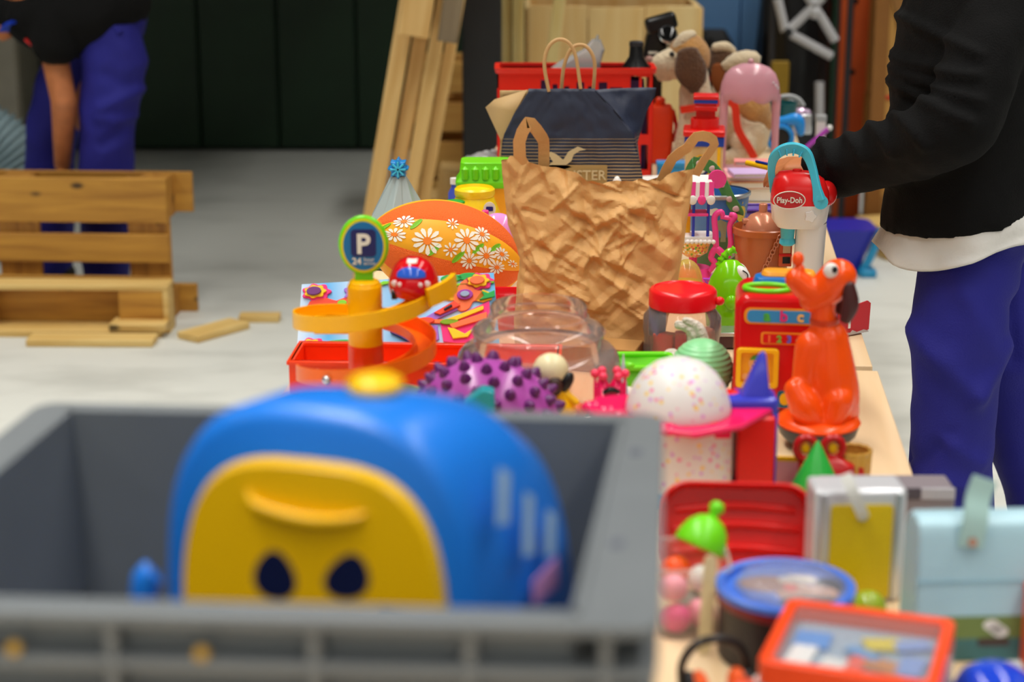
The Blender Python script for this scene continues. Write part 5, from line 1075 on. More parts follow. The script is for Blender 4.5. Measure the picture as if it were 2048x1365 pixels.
t.part('ear_disc', MB().lathe([(15, -4), (15, 4)], (26, -10, 172), 20, (90, 0, 0)), HPK)
for x in (-12, 12): t.part('pole', MB().tube([(x, -18, 70), (x, -18, 142)], 2.6, 8), PL('poleblue', (40, 60, 180)))
t.part('back_panel', S(-36, -14, 10, 16, 60, 142), YEL, bevel=1); t.part('shelf', S(-30, 12, -22, 14, 112, 117), HPK, bevel=1)
t.part('counter', MB().loft([rrect(62, 52, 8, 4, 70, -8), rrect(62, 52, 8, 4, 78, -8)]), WHT)
for i in range(9): t.part('lace_bead', MB().ell((-36+i*7, -34, 72), 4, 8, 6), WHT)
t.part('printed_tub', MB().lathe([(12, 42), (24, 50), (30, 70)], (-10, -6, 0), 28), speckle('floral', (240, 190, 90), ((226, 60, 90), (110, 170, 50), (250, 250, 240)), 130, .4, .4)); t.part('leg', MB().tube([(-10, -6, 0), (-10, -6, 42)], 7), HPK); t.part('foot', MB().lathe([(26, 0), (26, 6), (16, 9)], (-6, -6, 0), 24), HPK)
t.part('scroll', MB().tube([(16, -24, 20), (24, -24, 34), (18, -24, 44), (26, -24, 58), (44, -24, 46), (50, -24, 66), (47, -24, 96), (54, -24, 112), (46, -24, 116)], [4, 5, 5, 6, 6, 5, 4.5, 6, 4], smooth=6), HPK, smooth=60); t.part('scroll', MB().tube([(26, -24, 58), (24, -24, 86), (22, -24, 112), (32, -24, 120), (36, -24, 110)], [5, 5, 5, 5, 4], smooth=5), HPK, smooth=60); t.part('scroll_bar', MB().tube([(32, -24, 112), (56, -24, 108)], 4), HPK)
t = on_table('yellow_dome_toy', 'translucent yellow dome toy beside the brown bag', 'toy', 1372, 596)
t.part('base', MB().lathe([(36, 0), (36, 30), (32, 34)], seg=32), mat('amber2', (244, 180, 20), .2, trans=.3)); t.part('dome', MB().ell((0, 0, 33), (32, 32, 46), 28, 12, h0=0), clear('yellow_clear', (250, 240, 150), .22), smooth=60)
t = on_table('purple_star', 'purple and pink star shaped cutter standing up', 'cutter', 1424, 590)
def star(r0, r1, cz): return [((r0 if i % 2 == 0 else r1)*sin(pi*i/6), cz+(r0 if i % 2 == 0 else r1)*cos(pi*i/6)) for i in range(12)]
m_ = MB(); o_ = star(22, 12, 23); i_ = star(15, 8, 23)
m_.loft([[(x, -5, z) for x, z in o_], [(x, 5, z) for x, z in o_], [(x, 5, z) for x, z in i_], [(x, -5, z) for x, z in i_], [(x, -5, z) for x, z in o_]], False, False); t.part('star', m_, PL('starpurple', (170, 60, 190)), smooth=0); m2 = MB(); j_ = star(10, 5, 23); m2.loft([[(x, -4, z) for x, z in i_], [(x, 4, z) for x, z in i_], [(x, 4, z) for x, z in j_], [(x, -4, z) for x, z in j_], [(x, -4, z) for x, z in i_]], False, False); t.part('inner_star', m2, HPK, smooth=0)
t = on_table('play_mat', 'flat multicoloured printed mat below the yellow dome', 'mat', 1392, 600)
t.part('mat', S(-60, 60, -34, 40, 0, .5), speckle('mat_print', (226, 190, 190), ((90, 180, 210), (240, 170, 90), (150, 200, 120)), 40, .5, .5)); t.part('peg', MB().lathe([(5, 3), (5, 18), (.5, 20)], (-36, -14, 0), 14), PL('salmonclear', (240, 180, 170)))
t.part('peg', MB().lathe([(5, 3), (5, 16), (.5, 18)], (-26, -14, 0), 14), PL('salmonclear', (0, 0, 0)))
t = on_table('purple_bin', 'open dark purple bin behind the copper cup', 'bin', 1520, 492)
t.part('wall', MB().loft([rrect(58, 44, 6, 3, 0), rrect(72, 54, 6, 3, 78)], True, False), PL('binpurple', (98, 60, 160)), solid=3); t.part('rim', MB().tube(rrect(74, 56, 6, 3, 78), 3, closed=True), PL('binpurple', (0, 0, 0)))
# copper cup with dome
t = on_table('copper_cup', 'translucent copper orange cup holding a domed lid', 'cup', 1521, 566); t.k *= 1.06
CO = mat('copper_plastic', (206, 112, 60), .25, trans=.25); CO2 = mat('rose_copper', (204, 132, 100), .22, .15)
t.part('cup', MB().lathe([(.5, 2), (44, 0), (46, 4), (54, 96), (57, 97), (57, 108), (54, 110), (52, 98), (43, 6)], seg=44, cap0=False, cap1=False), CO, smooth=40)
dm = t.part('dome', MB().lathe([(40, 96), (39, 104), (34, 118), (24, 130), (10, 136), (.5, 137)], seg=36), CO2, smooth=60); t.part('nozzle', MB().lathe([(8, 132), (8, 150), (7, 152)], seg=20), CO2, dm, bevel=1); t.part('tab', S(-38, -22, -12, 6, 114, 124), CO2, dm, bevel=2); t.part('tab', S(20, 38, -14, 2, 110, 122), CO2, dm, bevel=2)
t.part('dome_support', MB().lathe([(38, 4), (38, 97)], seg=24), CO2)
for i in range(13): f = i/12; t.part('chain_link', MB().tube([(28-f*36+4*cos(a*pi/4)*(1 if i % 2 else .6), -55+4*f, 106-f*84+5*sin(a*pi/4)) for a in range(8)], 1.2, 6, closed=True), CO2)
lb_ = t.part('label', MB().prism(rr2(26, 50, 42, 88, 2), 2, 'xz', -45), PL('labelorange', (220, 90, 40))); t.part('label_print', S(33, 47, -47, -45, 68, 84), mat('label_cream', (220, 190, 150), .5), lb_); t.part('label_print', S(33, 47, -47, -45, 48, 60), BLK, lb_); t.part('label_stripe', S(26, 50, -47, -45, 62, 66), RED, lb_)
# ================================================================ toy mixer
t = on_table('toy_mixer', 'white and red toy stand mixer with blue handle', 'toy', 1608, 592)
MWH = PL('mixerwhite', (234, 228, 226), .3)
t.part('base', MB().loft([rrect(120, 90, 30, 5, 0, -6), rrect(118, 88, 30, 5, 14, -6), rrect(96, 70, 24, 5, 22, 0)]), MWH, bevel=2)
t.part('column', MB().loft([rrect(66, 54, 20, 5, 18, 4), rrect(58, 48, 20, 5, 70, 6), rrect(60, 50, 20, 5, 150, 8)]), MWH)
hdw = t.part('head', MB().loft([rrect(86, 60, 26, 5, 142, -16), rrect(106, 78, 30, 5, 156, -16), rrect(114, 84, 32, 5, 190, -16)]), MWH, smooth=50)
red = t.part('red_cover', MB().loft([rrect(114, 84, 32, 5, 190, -16), rrect(112, 82, 32, 5, 214, -17), rrect(98, 70, 30, 5, 238, -20), rrect(70, 48, 20, 5, 250, -24), rrect(30, 20, 8, 5, 253, -26)]), PL('mixerred', (226, 30, 30), .25), smooth=50)
t.part('red_back', MB().ell((36, 8, 206), (22, 24, 26)), PL('mixerred', (0, 0, 0)), red); t.part('button', MB().lathe([(9, 250), (9, 256), (.5, 257)], (-24, 0, 0), 18), PL('mixerred', (0, 0, 0)), red)
MBL = PL('mixerblue', (74, 190, 216), .25)
hz = lambda py: (582-py)/.97; hx = lambda px: px-1611
t.part('handle', MB().tube([(hx(1544), 10, hz(380)), (hx(1537), 4, hz(340)), (hx(1540), 0, hz(312)), (hx(1556), -4, hz(296)), (hx(1578), -8, hz(291)), (hx(1600), -14, hz(300)), (hx(1612), -24, hz(325)), (hx(1620), -40, hz(360)), (hx(1626), -46, hz(386))], [7, 7, 9, 10, 10, 10, 8, 8, 12], flat=(.6, 1), ref=(0, 1, .3), smooth=5), MBL, bevel=1.5, smooth=50)
t.part('handle_hub', MB().lathe([(14, -5), (14, 5)], (hx(1628), -46, hz(388)), 20, (90, 0, 0)), MBL)
for i in range(4): t.part('grip_rib', B((hx(1550+i*13), -12-i*2, hz(302-(3 if i in (1, 2) else 0))), (2, 8, 12), (0, -20+i*14, 0)), SKYB)
t.part('nozzle', MB().lathe([(12, 104), (16, 108), (15, 116), (13, 118), (15, 142)], (-38, 0, 0), 24), MBL)
lg = t.part('logo_plate', MB().prism(blob(-46, 206, 29, 18, 2, .05), 2, 'xz', -59.5), PL('logored', (200, 30, 36), .3), red); t.part('logo_rim', MB().tube([(x, -60, z) for x, z in blob(-46, 206, 29, 18, 2, .05)], 1, 6, closed=True), WP, red)
m_ = MB()
m_.text('Play-Doh', 16, .5, Matrix.Translation((-46, -61.5, 201)) @ STAND, bold=.35, sx=.84); t.part('lettering', m_, WP, red, smooth=0)
for x, z, r_ in ((10, 170, 11), (18, 184, 7), (28, 164, 8), (34, 182, 6)): t.part('moulded_flower', MB().prism(blob(x*.55-6, z, r_, r_, 5, .15), 4, 'xz', -43+abs(x-10)*.45), MWH, hdw, bevel=1)
for z in (70, 96, 124): t.part('moulded_shape', MB().prism(blob(22, z, 6, 9, 4, .2), 4, 'xz', -20), MWH, bevel=1)
t.part('side_knob', MB().lathe([(14, -5), (14, 5), (8, 7)], (44, -22, 40), 20, (90, 0, 0)), MWH)
# green frog-like toy
t = on_table('green_creature_toy', 'lime green rounded toy with big white eyes beside the red lid jar', 'toy', 1458, 656)
GL = PL('froglime', (122, 204, 12), .14)
b = t.part('body', MB().lathe([(30, 0), (42, 6), (45, 40), (43, 76), (36, 104), (24, 126), (12, 138), (.5, 140)], (0, 0, 0), 36, sx=1.1, sy=.9), GL, smooth=60, disp=lambda c_, n_: 0)
for x, y_ in ((22, -14), (22, 14)): e = t.part('eye', MB().ell((x, y_, 112), (13, 13, 21), rot=(0, -34, 0)), WHT, smooth=180); t.part('eyelid_line', MB().tube([(x-2, y_*1.9, 124), (x+8, y_*1.9, 116), (x+8, y_*1.8, 104)], 1.2, 6, smooth=4), BLK, e)
t.part('knob', MB().ell((-2, -42, 62), (13, 8, 15)), GL); t.part('arm', MB().tube([(-24, 6, 96), (-20, 10, 128), (-6, 16, 150), (10, 16, 156)], [8, 7, 7, 6], smooth=4), GL)
for i in range(6): f = i/5; t.part('arm_rib', MB().lathe([(9, -1.5), (9, 1.5)], (-22+30*f*f, 8+8*f, 104+52*sqrt(f)), 14, (0, 60*f, 0)), GL)
t = on_table('striped_tin', 'low silver tin with yellow stripe under the green toy', 'tin', 1452, 690)
t.part('tin', S(-34, 34, -26, 26, 0, 24), mat('tin_dk', (74, 44, 44), .4), bevel=2); t.part('lid', S(-36, 36, -28, 28, 24, 32), SILV, bevel=1); t.part('yellow_stripe', S(18, 34, -29, -26, 24, 33), YEL)
# jar with red lid
t = on_table('red_lid_jar', 'clear plastic jar with a red screw lid', 'jar', 1362, 738); t.k *= 1.1
t.part('jar', MB().lathe([(.5, 2), (66, 0), (72, 6), (76, 30), (74, 60), (77, 76), (76, 100), (66, 112), (62, 118), (62, 128)], seg=56, sx=.92, sy=.92, cap0=False, cap1=False), JC, smooth=50)
ld = t.part('lid', MB().lathe([(66, 118), (68, 120), (68, 146), (64, 151), (58, 153), (56, 151), (.5, 150)], seg=56, sx=.9, sy=.9), PL('lidred', (232, 20, 30), .25), smooth=40); t.part('lid_tab', MB().ell((64, -20, 132), (9, 8, 8)), PL('lidred', (0, 0, 0)), ld)
for x, y, z, w_, c_ in ((-30, 0, 40, 40, (220, 60, 60)), (-4, -20, 45, 20, (200, 40, 40)), (34, 0, 44, 50, (190, 130, 110)), (-44, 10, 90, 24, (80, 110, 180)), (10, 20, 20, 60, (226, 190, 190))): t.part('toy_piece', B((x, y, z), (w_, 24, min(60, z*1.4)), (0, 0, x)), mat('inner_%d' % c_[1], c_, .5), bevel=3)
t.part('orange_loop', MB().tube([(-50, -46, 6), (-48, -50, 30), (-36, -54, 44)], 3, smooth=4), YEL)
# toy bus
t = on_table('toy_bus', 'red toy bus with letters and numbers panels', 'toy', 1562, 815, rz=-7)
BR_ = PL('busred', (214, 18, 22), .2)
b = t.part('body', MB().loft([[(x, -72, z) for x, z in rr2(-98, 98, 14, 246, 30, 6)], [(x, 92, z) for x, z in rr2(-98, 98, 14, 246, 30, 6)]]), BR_, bevel=12, seg=3, smooth=40)
t.part('chassis', S(-90, 90, -64, 86, 6, 20), PL('buswheel', (70, 20, 24)))
for x in (-92, 92):
    for y in (-36, 56): t.part('wheel', MB().lathe([(20, -8), (20, 8)], (x, y, 20), 24, (0, 90, 0)), PL('wheelred', (170, 14, 30)))
y0 = -74.5
yp = t.part('sign_frame', MB().prism(rr2(-80, 84, 190, 222, 12), 3, 'xz', y0), PL('busorange', (246, 160, 40)), b); t.part('sign_panel', MB().prism(rr2(-74, 78, 194, 218, 9), 2, 'xz', y0-2), PL('bussky', (50, 150, 214)), b)
for x, ch, c_ in ((-36, 'a', (80, 190, 60)), (-4, 'b', (226, 50, 130)), (28, 'c', (246, 200, 110)), (58, 'd', (240, 60, 50))): t.part('letter', MB().text(ch, 30, .6, Matrix.Translation((x, y0-3, 198)) @ STAND, bold=1), mat('letter_'+ch, c_, .4), b, smooth=0)
t.part('number_frame', MB().prism(rr2(-46, 56, 150, 174, 5), 3, 'xz', y0), PL('busorange', (0, 0, 0)), b); t.part('number_panel', MB().prism(rr2(-42, 52, 153, 171, 3), 2, 'xz', y0-2), BR_, b)
for x, ch, c_ in ((-30, '1', (250, 120, 60)), (-11, '2', (110, 200, 70)), (8, '3', (90, 110, 220)), (26, '4', (60, 180, 140)), (42, '5', (250, 200, 60))): t.part('number', MB().text(ch, 19, .6, Matrix.Translation((x, y0-3, 155.5)) @ STAND, bold=.8), mat('number_'+ch, c_, .4), b, smooth=0)
o_, i_ = rr2(-92, -10, 62, 142, 8), rr2(-83, -20, 72, 134, 5)
m_ = MB(); m_.loft([[(x, y0-8, z) for x, z in i_], [(x, y0-8, z) for x, z in o_], [(x, y0+3, z) for x, z in o_], [(x, y0+3, z) for x, z in i_], [(x, y0-8, z) for x, z in i_]], False, False)
wf = t.part('window_frame', m_, PL('busyellow', (252, 196, 10)), bevel=2); t.part('window_back', MB().prism(i_, 2, 'xz', y0+.5), PL('winorange', (240, 170, 20)), b)
fa = t.part('printed_face', MB().prism(circ(-54, 110, 14, 14), 1.5, 'xz', y0-1), mat('print_face', (240, 180, 110), .5), b)
t.part('printed_cap', MB().prism([(-66, 118), (-60, 126), (-50, 128), (-40, 122), (-34, 114), (-44, 118)], 2, 'xz', y0-2), mat('print_green', (80, 160, 50), .5), b); t.part('printed_shirt', MB().prism([(-68, 76), (-66, 92), (-56, 97), (-46, 94), (-40, 76)], 1.5, 'xz', y0-1), mat('print_teal', (40, 110, 150), .5), b)
for x in (-74, -34): t.part('printed_hand', MB().prism(circ(x, 84, 6, 6, 14), 1.5, 'xz', y0-1.5), mat('print_face', (0, 0, 0)), b)
t.part('printed_smile', MB().tube([(-62, y0-2, 107), (-54, y0-2, 102), (-46, y0-2, 107)], .8, 6, smooth=4), mat('print_brown', (0, 0, 0)), b)
for x in (-57, -51): t.part('printed_eye', MB().prism(circ(x, 114, 1.3, 2, 8), 2, 'xz', y0-1.8), mat('print_brown', (0, 0, 0)), b)
t.part('lower_panel', MB().prism(rr2(-10, 70, 22, 56, 6), 3, 'xz', y0), PL('bus_teal', (30, 110, 140)), b); t.part('lower_patch', MB().prism(circ(4, 40, 10, 12), 3, 'xz', y0-2), YEL, b)
for y in (-44, -4, 36): t.part('side_window', S(97, 101, y, y+30, 150, 200), PL('busviolet', (110, 50, 130)), b, bevel=2)
t.part('side_trim', S(97, 102, -60, 80, 120, 130), PL('deepred', (0, 0, 0)), b); t.part('side_door', S(97, 103, -50, 10, 34, 110), PL('deepred', (0, 0, 0)), b, bevel=3)
t.part('green_ring', MB().tube([(-36+44*cos(a*pi/14), -20+30*sin(a*pi/14), 249) for a in range(28)], 6, 10, closed=True), LIME, smooth=60)
t.part('blue_plate', MB().loft([rrect(130, 60, 20, 4, 246, 0, 40), rrect(120, 50, 18, 4, 260, 0, 42)]), PL('bus_blue', (20, 110, 190)), bevel=2); t.part('orange_plate', MB().loft([rrect(110, 44, 18, 4, 260, 6, 50), rrect(100, 36, 16, 4, 270, 6, 52)]), PL('busorange', (0, 0, 0)), bevel=2)
# red cardboard box at the table edge
t = on_table('red_shoe_box', 'torn red cardboard lid near the right table edge', 'box', 1698, 664, rz=32)
t.part('panel', MB().prism([(-44, 0), (36, 4), (38, 58), (30, 64), (-46, 52)], 3, 'xz', -18), PL('cardred', (196, 36, 46), .45)); t.part('tray', S(-46, 36, -15, 34, 0, 36), PL('cardred', (0, 0, 0))); t.part('torn_edge', MB().prism([(-30, 0), (-26, 6), (-14, 4), (-8, 9), (4, 3), (22, 6), (34, 2), (34, 0)], 2, 'xz', -20), mat('torn_grey', (190, 176, 170), .7)); t.part('white_mark', S(-20, -15, -20, -17, 14, 36), WHT); t.part('dark_card', S(-44, 6, 0, 30, 37, 41), BLK)
# ================================================================ orange seated dog figure (plain)
t = on_table('orange_dog_figure', 'plain glossy orange plastic sitting dog on a dark rounded base', 'figurine', 1634, 892)
X = px3(1634, 892)
OD = PL('dogorange', (252, 84, 14), .24)
m_ = MB()
m_.limb([X(1648, 0, 680), X(1652, 0, 740), X(1660, 4, 800), X(1660, 6, 838)], [40, 52, 56, 46])
m_.limb([X(1634, 0, 590), X(1634, 0, 630), X(1640, 0, 665), X(1645, 0, 700)], [24, 25, 32, 38])
m_.limb([X(1612, -4, 690), X(1600, -14, 750), X(1596, -20, 820), X(1584, -24, 846)], [32, 24, 18, 16]); m_.limb([X(1622, 16, 700), X(1606, 24, 770), X(1592, 26, 846)], [22, 18, 14])
m_.limb([X(1582, -30, 770), X(1600, -36, 800), X(1620, -38, 834)], [24, 32, 24]); m_.limb([X(1664, -34, 790), X(1650, -40, 830), X(1610, -44, 846)], [34, 24, 14]); m_.limb([X(1690, 30, 780), X(1698, 20, 830)], [24, 22])
b = t.part('body', m_, OD, remesh=4, smooth=180, smoothit=5)
m_ = MB().limb([X(1612, 0, 600), X(1640, 0, 578), X(1660, 0, 556)], [26, 36, 37]).limb([X(1630, 0, 590), X(1600, 0, 578), X(1578, 0, 560)], [28, 26, 22]).limb([X(1580, 0, 566), X(1584, 0, 540)], [15, 11])
hd = t.part('head', m_, OD, remesh=3, smooth=180, smoothit=5)
t.part('nose', MB().ell(X(1580, 0, 521), (12, 12, 14)), OD, hd, smooth=180)
t.part('eye', MB().ell(X(1640, -30, 536), (15, 9, 15)), WHT, hd, smooth=180); t.part('pupil', MB().ell(X(1646, -38, 533), (6, 4, 7)), BLK, hd, smooth=180)
t.part('ear', MB().limb([X(1676, -30, 565), X(1680, -36, 600), X(1672, -34, 632)], [(8, 12), (8, 17), (6, 11)], ref=(0, 1, 0)), mat('dog_ear_dark', (70, 30, 30), .4), hd, smooth=180); t.part('ear', MB().limb([X(1676, 30, 565), X(1682, 34, 600), X(1674, 32, 632)], [(8, 12), (8, 17), (6, 11)], ref=(0, 1, 0)), mat('dog_ear_dark', (0, 0, 0)), hd, smooth=180)
t.part('collar', MB().lathe([(27, -7), (29, 0), (28, 7)], X(1637, 0, 642), 28, cap0=False, cap1=False), PL('collar', (206, 62, 22)))
t.part('rim', MB().lathe([(60, 46), (78, 44), (84, 52), (80, 60), (60, 64)], seg=48), OD, smooth=60); t.part('base', MB().lathe([(30, 0), (58, 9), (76, 28), (81, 46), (60, 47)], seg=48), mat('base_dark', (50, 56, 66), .35), smooth=60)
# mint ball, white rope
t = on_table('mint_ribbed_ball', 'mint green ribbed ball beside the toy bus', 'ball', 1402, 800)
t.part('ball', MB().lathe([(max(.5, 62*cos(R(a))*(1+.016*cos(a*1.0*pi/5))), 64+62*sin(R(a))) for a in range(-90, 91, 2)], seg=48), PL('mint', (136, 212, 150), .35), smooth=60); t.part('seam', MB().lathe([(62.5, 63), (63, 64), (62.5, 65)], seg=48, cap0=False, cap1=False), PL('mint', (0, 0, 0)))
t = on_table('white_knobbly_toy', 'white knobbly rubber toy standing behind the speckled dome', 'toy', 1372, 772)
KN = mat('knobbly', (228, 218, 204), .6, bump=1, bs=130)
b = t.part('stem', MB().limb([(6, 0, 8), (6, 0, 60), (14, 0, 92), (6, 0, 118), (-18, 0, 126)], [26, 22, 15, 13, 9]), KN, smooth=180, disp=lambda c_, n_: 1.6*noise.noise(c_/3.2)); t.part('branch', MB().limb([(14, -4, 70), (30, -4, 92), (20, -4, 122), (-4, -4, 136)], [14, 13, 11, 7]), KN, b, smooth=180, disp=lambda c_, n_: 1.6*noise.noise(c_/3.2)); t.part('bump', MB().ell((-30, -6, 60), (22, 18, 18)), KN, b, disp=lambda c_, n_: 1.4*noise.noise(c_/3)); t.part('bump', MB().ell((36, -8, 60), (14, 14, 24)), KN, b, disp=lambda c_, n_: 1.4*noise.noise(c_/3))
t.part('base', MB().lathe([(40, 0), (42, 6), (30, 22)], (4, 0, 0), 28), KN)
# ================================================================ people
BLKC = mat('black_jersey', (11, 11, 12), .9, var=.12, vs=9, bump=.25, bs=300, spec=.25); WCL = mat('white_tee', (226, 224, 220), .8, var=.04, vs=10, bump=.15, bs=60)
NVT = mat('blue_workwear', (30, 30, 134), .75, var=.1, vs=5, bump=.2, bs=260); SHOE = mat('work_shoe', (28, 28, 30), .5); HAIR = mat('dark_hair', (30, 22, 18), .7, bump=.6, bs=120)
def hand(m_, wrist, d, up, side, s=1.0, curl=.5):
    """palm and five separate fingers from the wrist along d; up = back of hand; side = thumb side"""
    d, up, side = V(d).normalized(), V(up).normalized(), V(side).normalized()
    w_ = V(wrist); m_.limb([w_, w_+d*.045*s, w_+d*.085*s], [(.019*s, .026*s), (.016*s, .036*s), (.014*s, .04*s)], ref=up)
    for i, (o_, L) in enumerate(((.03, .07), (.010, .08), (-.011, .075), (-.03, .058))):
        b = w_+d*.088*s+side*o_*s; p1 = b+(d*cos(curl*.6)-up*sin(curl*.6))*L*.45*s; p2 = p1+(d*cos(curl*1.7)-up*sin(curl*1.7))*L*.32*s; p3 = p2+(d*cos(curl*2.6)-up*sin(curl*2.6))*L*.25*s
        m_.limb([b-d*.02*s, b, p1, p2, p3], [.009*s, .0095*s, .0088*s, .008*s, .0068*s], seg=8, smooth=2)
    b = w_+d*.03*s+side*.028*s; q = b+(side*.6+d*.7-up*.25)*.04*s; m_.limb([b, q, q+(d*.9-up*.45+side*.05)*.035*s], [.013*s, .0105*s, .008*s], seg=8, smooth=2)
def head(m_, c, face, s=1.0, tilt=(0, 0, 1)):
    face, up = V(face).normalized(), V(tilt).normalized(); side = up.cross(face); c = V(c)
    m_.limb([c-up*.07*s+face*.025*s, c+up*.0*s, c+up*.06*s-face*.01*s], [(.062*s, .056*s), (.09*s, .074*s), (.082*s, .072*s)], ref=face)
    m_.limb([c+face*.085*s+up*.012*s, c+face*.108*s-up*.028*s], [.010*s, .014*s]); m_.limb([c+face*.082*s-up*.058*s-side*.02*s, c+face*.09*s-up*.056*s, c+face*.082*s-up*.058*s+side*.02*s], [.007*s, .009*s, .007*s]); m_.limb([c+face*.072*s-up*.095*s, c+face*.06*s-up*.098*s], [.02*s, .03*s])
    for e in (-1, 1): m_.limb([c+side*e*.078*s+up*.018*s, c+side*e*.08*s-up*.03*s], [(.014*s, .006*s), (.01*s, .006*s)], ref=face)
def face_bits(t, c, face, s=1.0, up=(0, 0, 1)):
    face, up = V(face).normalized(), V(up).normalized(); side = up.cross(face); c = V(c)
    for e in (-1, 1):
        t.part('eye', MB().ell(c+face*.084*s+side*e*.032*s+up*.004*s, .011*s, 12, 8), WP); t.part('iris', MB().ell(c+face*.093*s+side*e*.032*s+up*.004*s, .005*s, 10, 6), mat('iris_dark', (40, 26, 20), .3))
    hm = MB().ell(c+up*.035*s-face*.018*s, (.1*s, .1*s, .092*s), 24, 14); t.part('hair', hm, HAIR, smooth=180, disp=lambda c_, n_: .004*noise.noise(c_*60))
def folds(fs, base=.006, sc=9):
    """cloth folds: explicit creases (centre line a-b, width, depth) plus soft noise"""
    def f(c, n_):
        d = base*noise.noise(c*sc)+base*.5*noise.noise(c*sc*2.3)
        for a, b, w_, h_ in fs:
            if n_.y > .3: continue
            ax, az, ux, uz = a.x, a.z, b.x-a.x, b.z-a.z; tt = max(0, min(1, ((c.x-ax)*ux+(c.z-az)*uz)/(ux*ux+uz*uz))); e = sqrt((c.x-ax-ux*tt)**2+(c.z-az-uz*tt)**2)/w_
            if e < 2.5: d += h_*math.exp(-e*e)
        return d
    return f
# ---------- worker on the right, in black sweater
SR = 940.0; O = at_s(1935, 1340, SR)[0]; O = V((O.x, O.y, 0))
def W(px, py, dy=0):     # pixel to figure space at the worker's distance, dy metres further away
    q = at_d(px, py, F/SR + dy*cos(PITCH))[0]; return q-O
def atY(px, py, dy=0):    # same, on the vertical plane through the figure
    r_ = ray(px, py); tt = (O.y+dy)/r_.y; return V((0, 0, H))+r_*tt-O
t = Thing('person', 'worker in black sweater and blue trousers standing at the table', 'person', O, 1)
A = atY
sh = A(2010, 5, -.10); el = A(1945, 228, -.2); wr = A(1660, 336, .1)
hip = A(1935, 500, .03); nk = A(1975, -150, .06)
m_ = MB()
body_pts = [(hip.x, hip.y, .86), (hip.x+.0, hip.y, 1.02), (hip.x+.015, hip.y, 1.22), (hip.x+.03, hip.y, 1.38), (hip.x+.03, hip.y, 1.47)]
m_.limb(body_pts, [(.1, .15), (.1, .14), (.11, .15), (.085, .13), (.055, .07)], ref=(1, 0, 0))
m_.limb([(hip.x+.03, hip.y, 1.44), (hip.x+.015, hip.y, 1.56)], [.055, .052]); hc = V((hip.x-.005, hip.y, 1.655)); head(m_, hc, (-1, .0, -.35))
m_.limb([sh+V((0, .03, -.03)), el], [.045, .042]); m_.limb([el, wr], [.042, .027])
hd_ = (A(1600, 332, .15)-wr)
hand(m_, wr+hd_*.05, hd_, (0.1, -.3, .9), (-.1, -.9, -.2), 1.0, .45)
farsh = V((hip.x+.03, hip.y+.17, 1.4)); fe = farsh+V((.04, .05, -.28)); fw = fe+V((.02, -.02, -.22)); m_.limb([farsh+V((0, -.02, -.03)), fe], [.045, .042]); m_.limb([fe, fw], [.042, .027]); hand(m_, fw, (0, 0, -1), (0, 1, 0), (-1, 0, 0), 1, .6)
kn = A(1900, 880, -.06); an = A(1905, 1240, -.02); kf_ = A(2050, 850, .12); af = A(2105, 1290, .14)
m_.limb([(hip.x, hip.y-.07, .86), kn, (an.x, an.y, .09)], [.085, .055, .04]); m_.limb([(hip.x+.02, hip.y+.08, .86), kf_, (af.x, af.y, .09)], [.085, .055, .04])
for q in (an, af): m_.limb([(q.x+.05, q.y, .04), (q.x-.1, q.y, .035)], [.035, .03])
t.part('body', m_, SKIN, remesh=.0065, smooth=180, smoothit=2); face_bits(t, hc, (-1, 0, -.35), up=(-.33, 0, .94))
# trousers
m_ = MB(); th1 = A(1922, 640, -.06); kn2 = A(1905, 860, -.07); an2 = A(1898, 1010, -.06); an3 = V((an.x, an.y, .1))
m_.limb([(hip.x, hip.y-.06, .93), th1, kn2, an2, an3], [(.10, .095), (.098, .1), (.083, .088), (.09, .085), (.075, .075)], ref=(1, 0, 0), seg=24)
m_.limb([(hip.x+.03, hip.y+.08, .93), A(2010, 650, .1), kf_, (af.x, af.y, .1)], [(.1, .095), (.1, .1), (.085, .085), (.075, .075)], ref=(1, 0, 0), seg=24)
m_.limb([(hip.x+.005, hip.y, .98), (hip.x+.01, hip.y, .88)], [(.115, .16), (.12, .17)], ref=(1, 0, 0))
fd = [(A(1850, 690, -.16), A(1960, 800, -.17), .022, .014), (A(1960, 800, -.17), A(2010, 690, -.1), .02, .012), (A(1890, 880, -.15), A(1960, 930, -.15), .016, .01), (A(1920, 560, -.16), A(1985, 700, -.14), .02, .009), (A(1830, 930, -.1), A(1900, 870, -.16), .014, -.01), (A(1880, 960, -.14), A(1970, 985, -.14), .014, .008), (A(2025, 600, -.05), A(2030, 720, 0), .02, -.012)]
t.part('trousers', m_, NVT, remesh=.010, smooth=180, smoothit=4, disp=folds(fd, .007, 8))
# white shirt showing below the sweater
def tors(z): return interp([(.8, .142), (.9, .138), (1.0, .13), (1.2, .138), (1.35, .13)], z), interp([(.8, .185), (.9, .18), (1.0, .168), (1.2, .19), (1.35, .19)], z)
cxt = A(1925, 400, 0).x
def sheet(ztop, zbot, off, mm, nm, disp=None, ring=64, n_=26):
    m_ = MB(); loops = []
    for i in range(n_+1):
        loop = []
        for j in range(ring):
            a = 2*pi*j/ring; f = i/n_
            zb_ = zbot(a); z = hem(a)+.08+(zb_-hem(a)-.08)*f; rx_, ry_ = tors(z); off = -.014+.03*f
            fl_ = 1+.04*sin(7*a+1)*max(0, f-.5)*2
            loop.append((cxt+.012*(1-f)+(rx_+off)*cos(a)*fl_, hip.y+(ry_+off)*sin(a)*fl_, z))
        loops.append(loop)
    m_.loft(loops, False, False); return t.part(nm, m_, mm, solid=.004, smooth=180, disp=disp)
zf, zr = A(1800, 492, -.12).z, A(2040, 445, -.18).z
hem = lambda a: zr+(zf-zr)*(.5-.5*cos(a))*1.0 if False else zf+(zr-zf)*(.5+.5*cos(a))
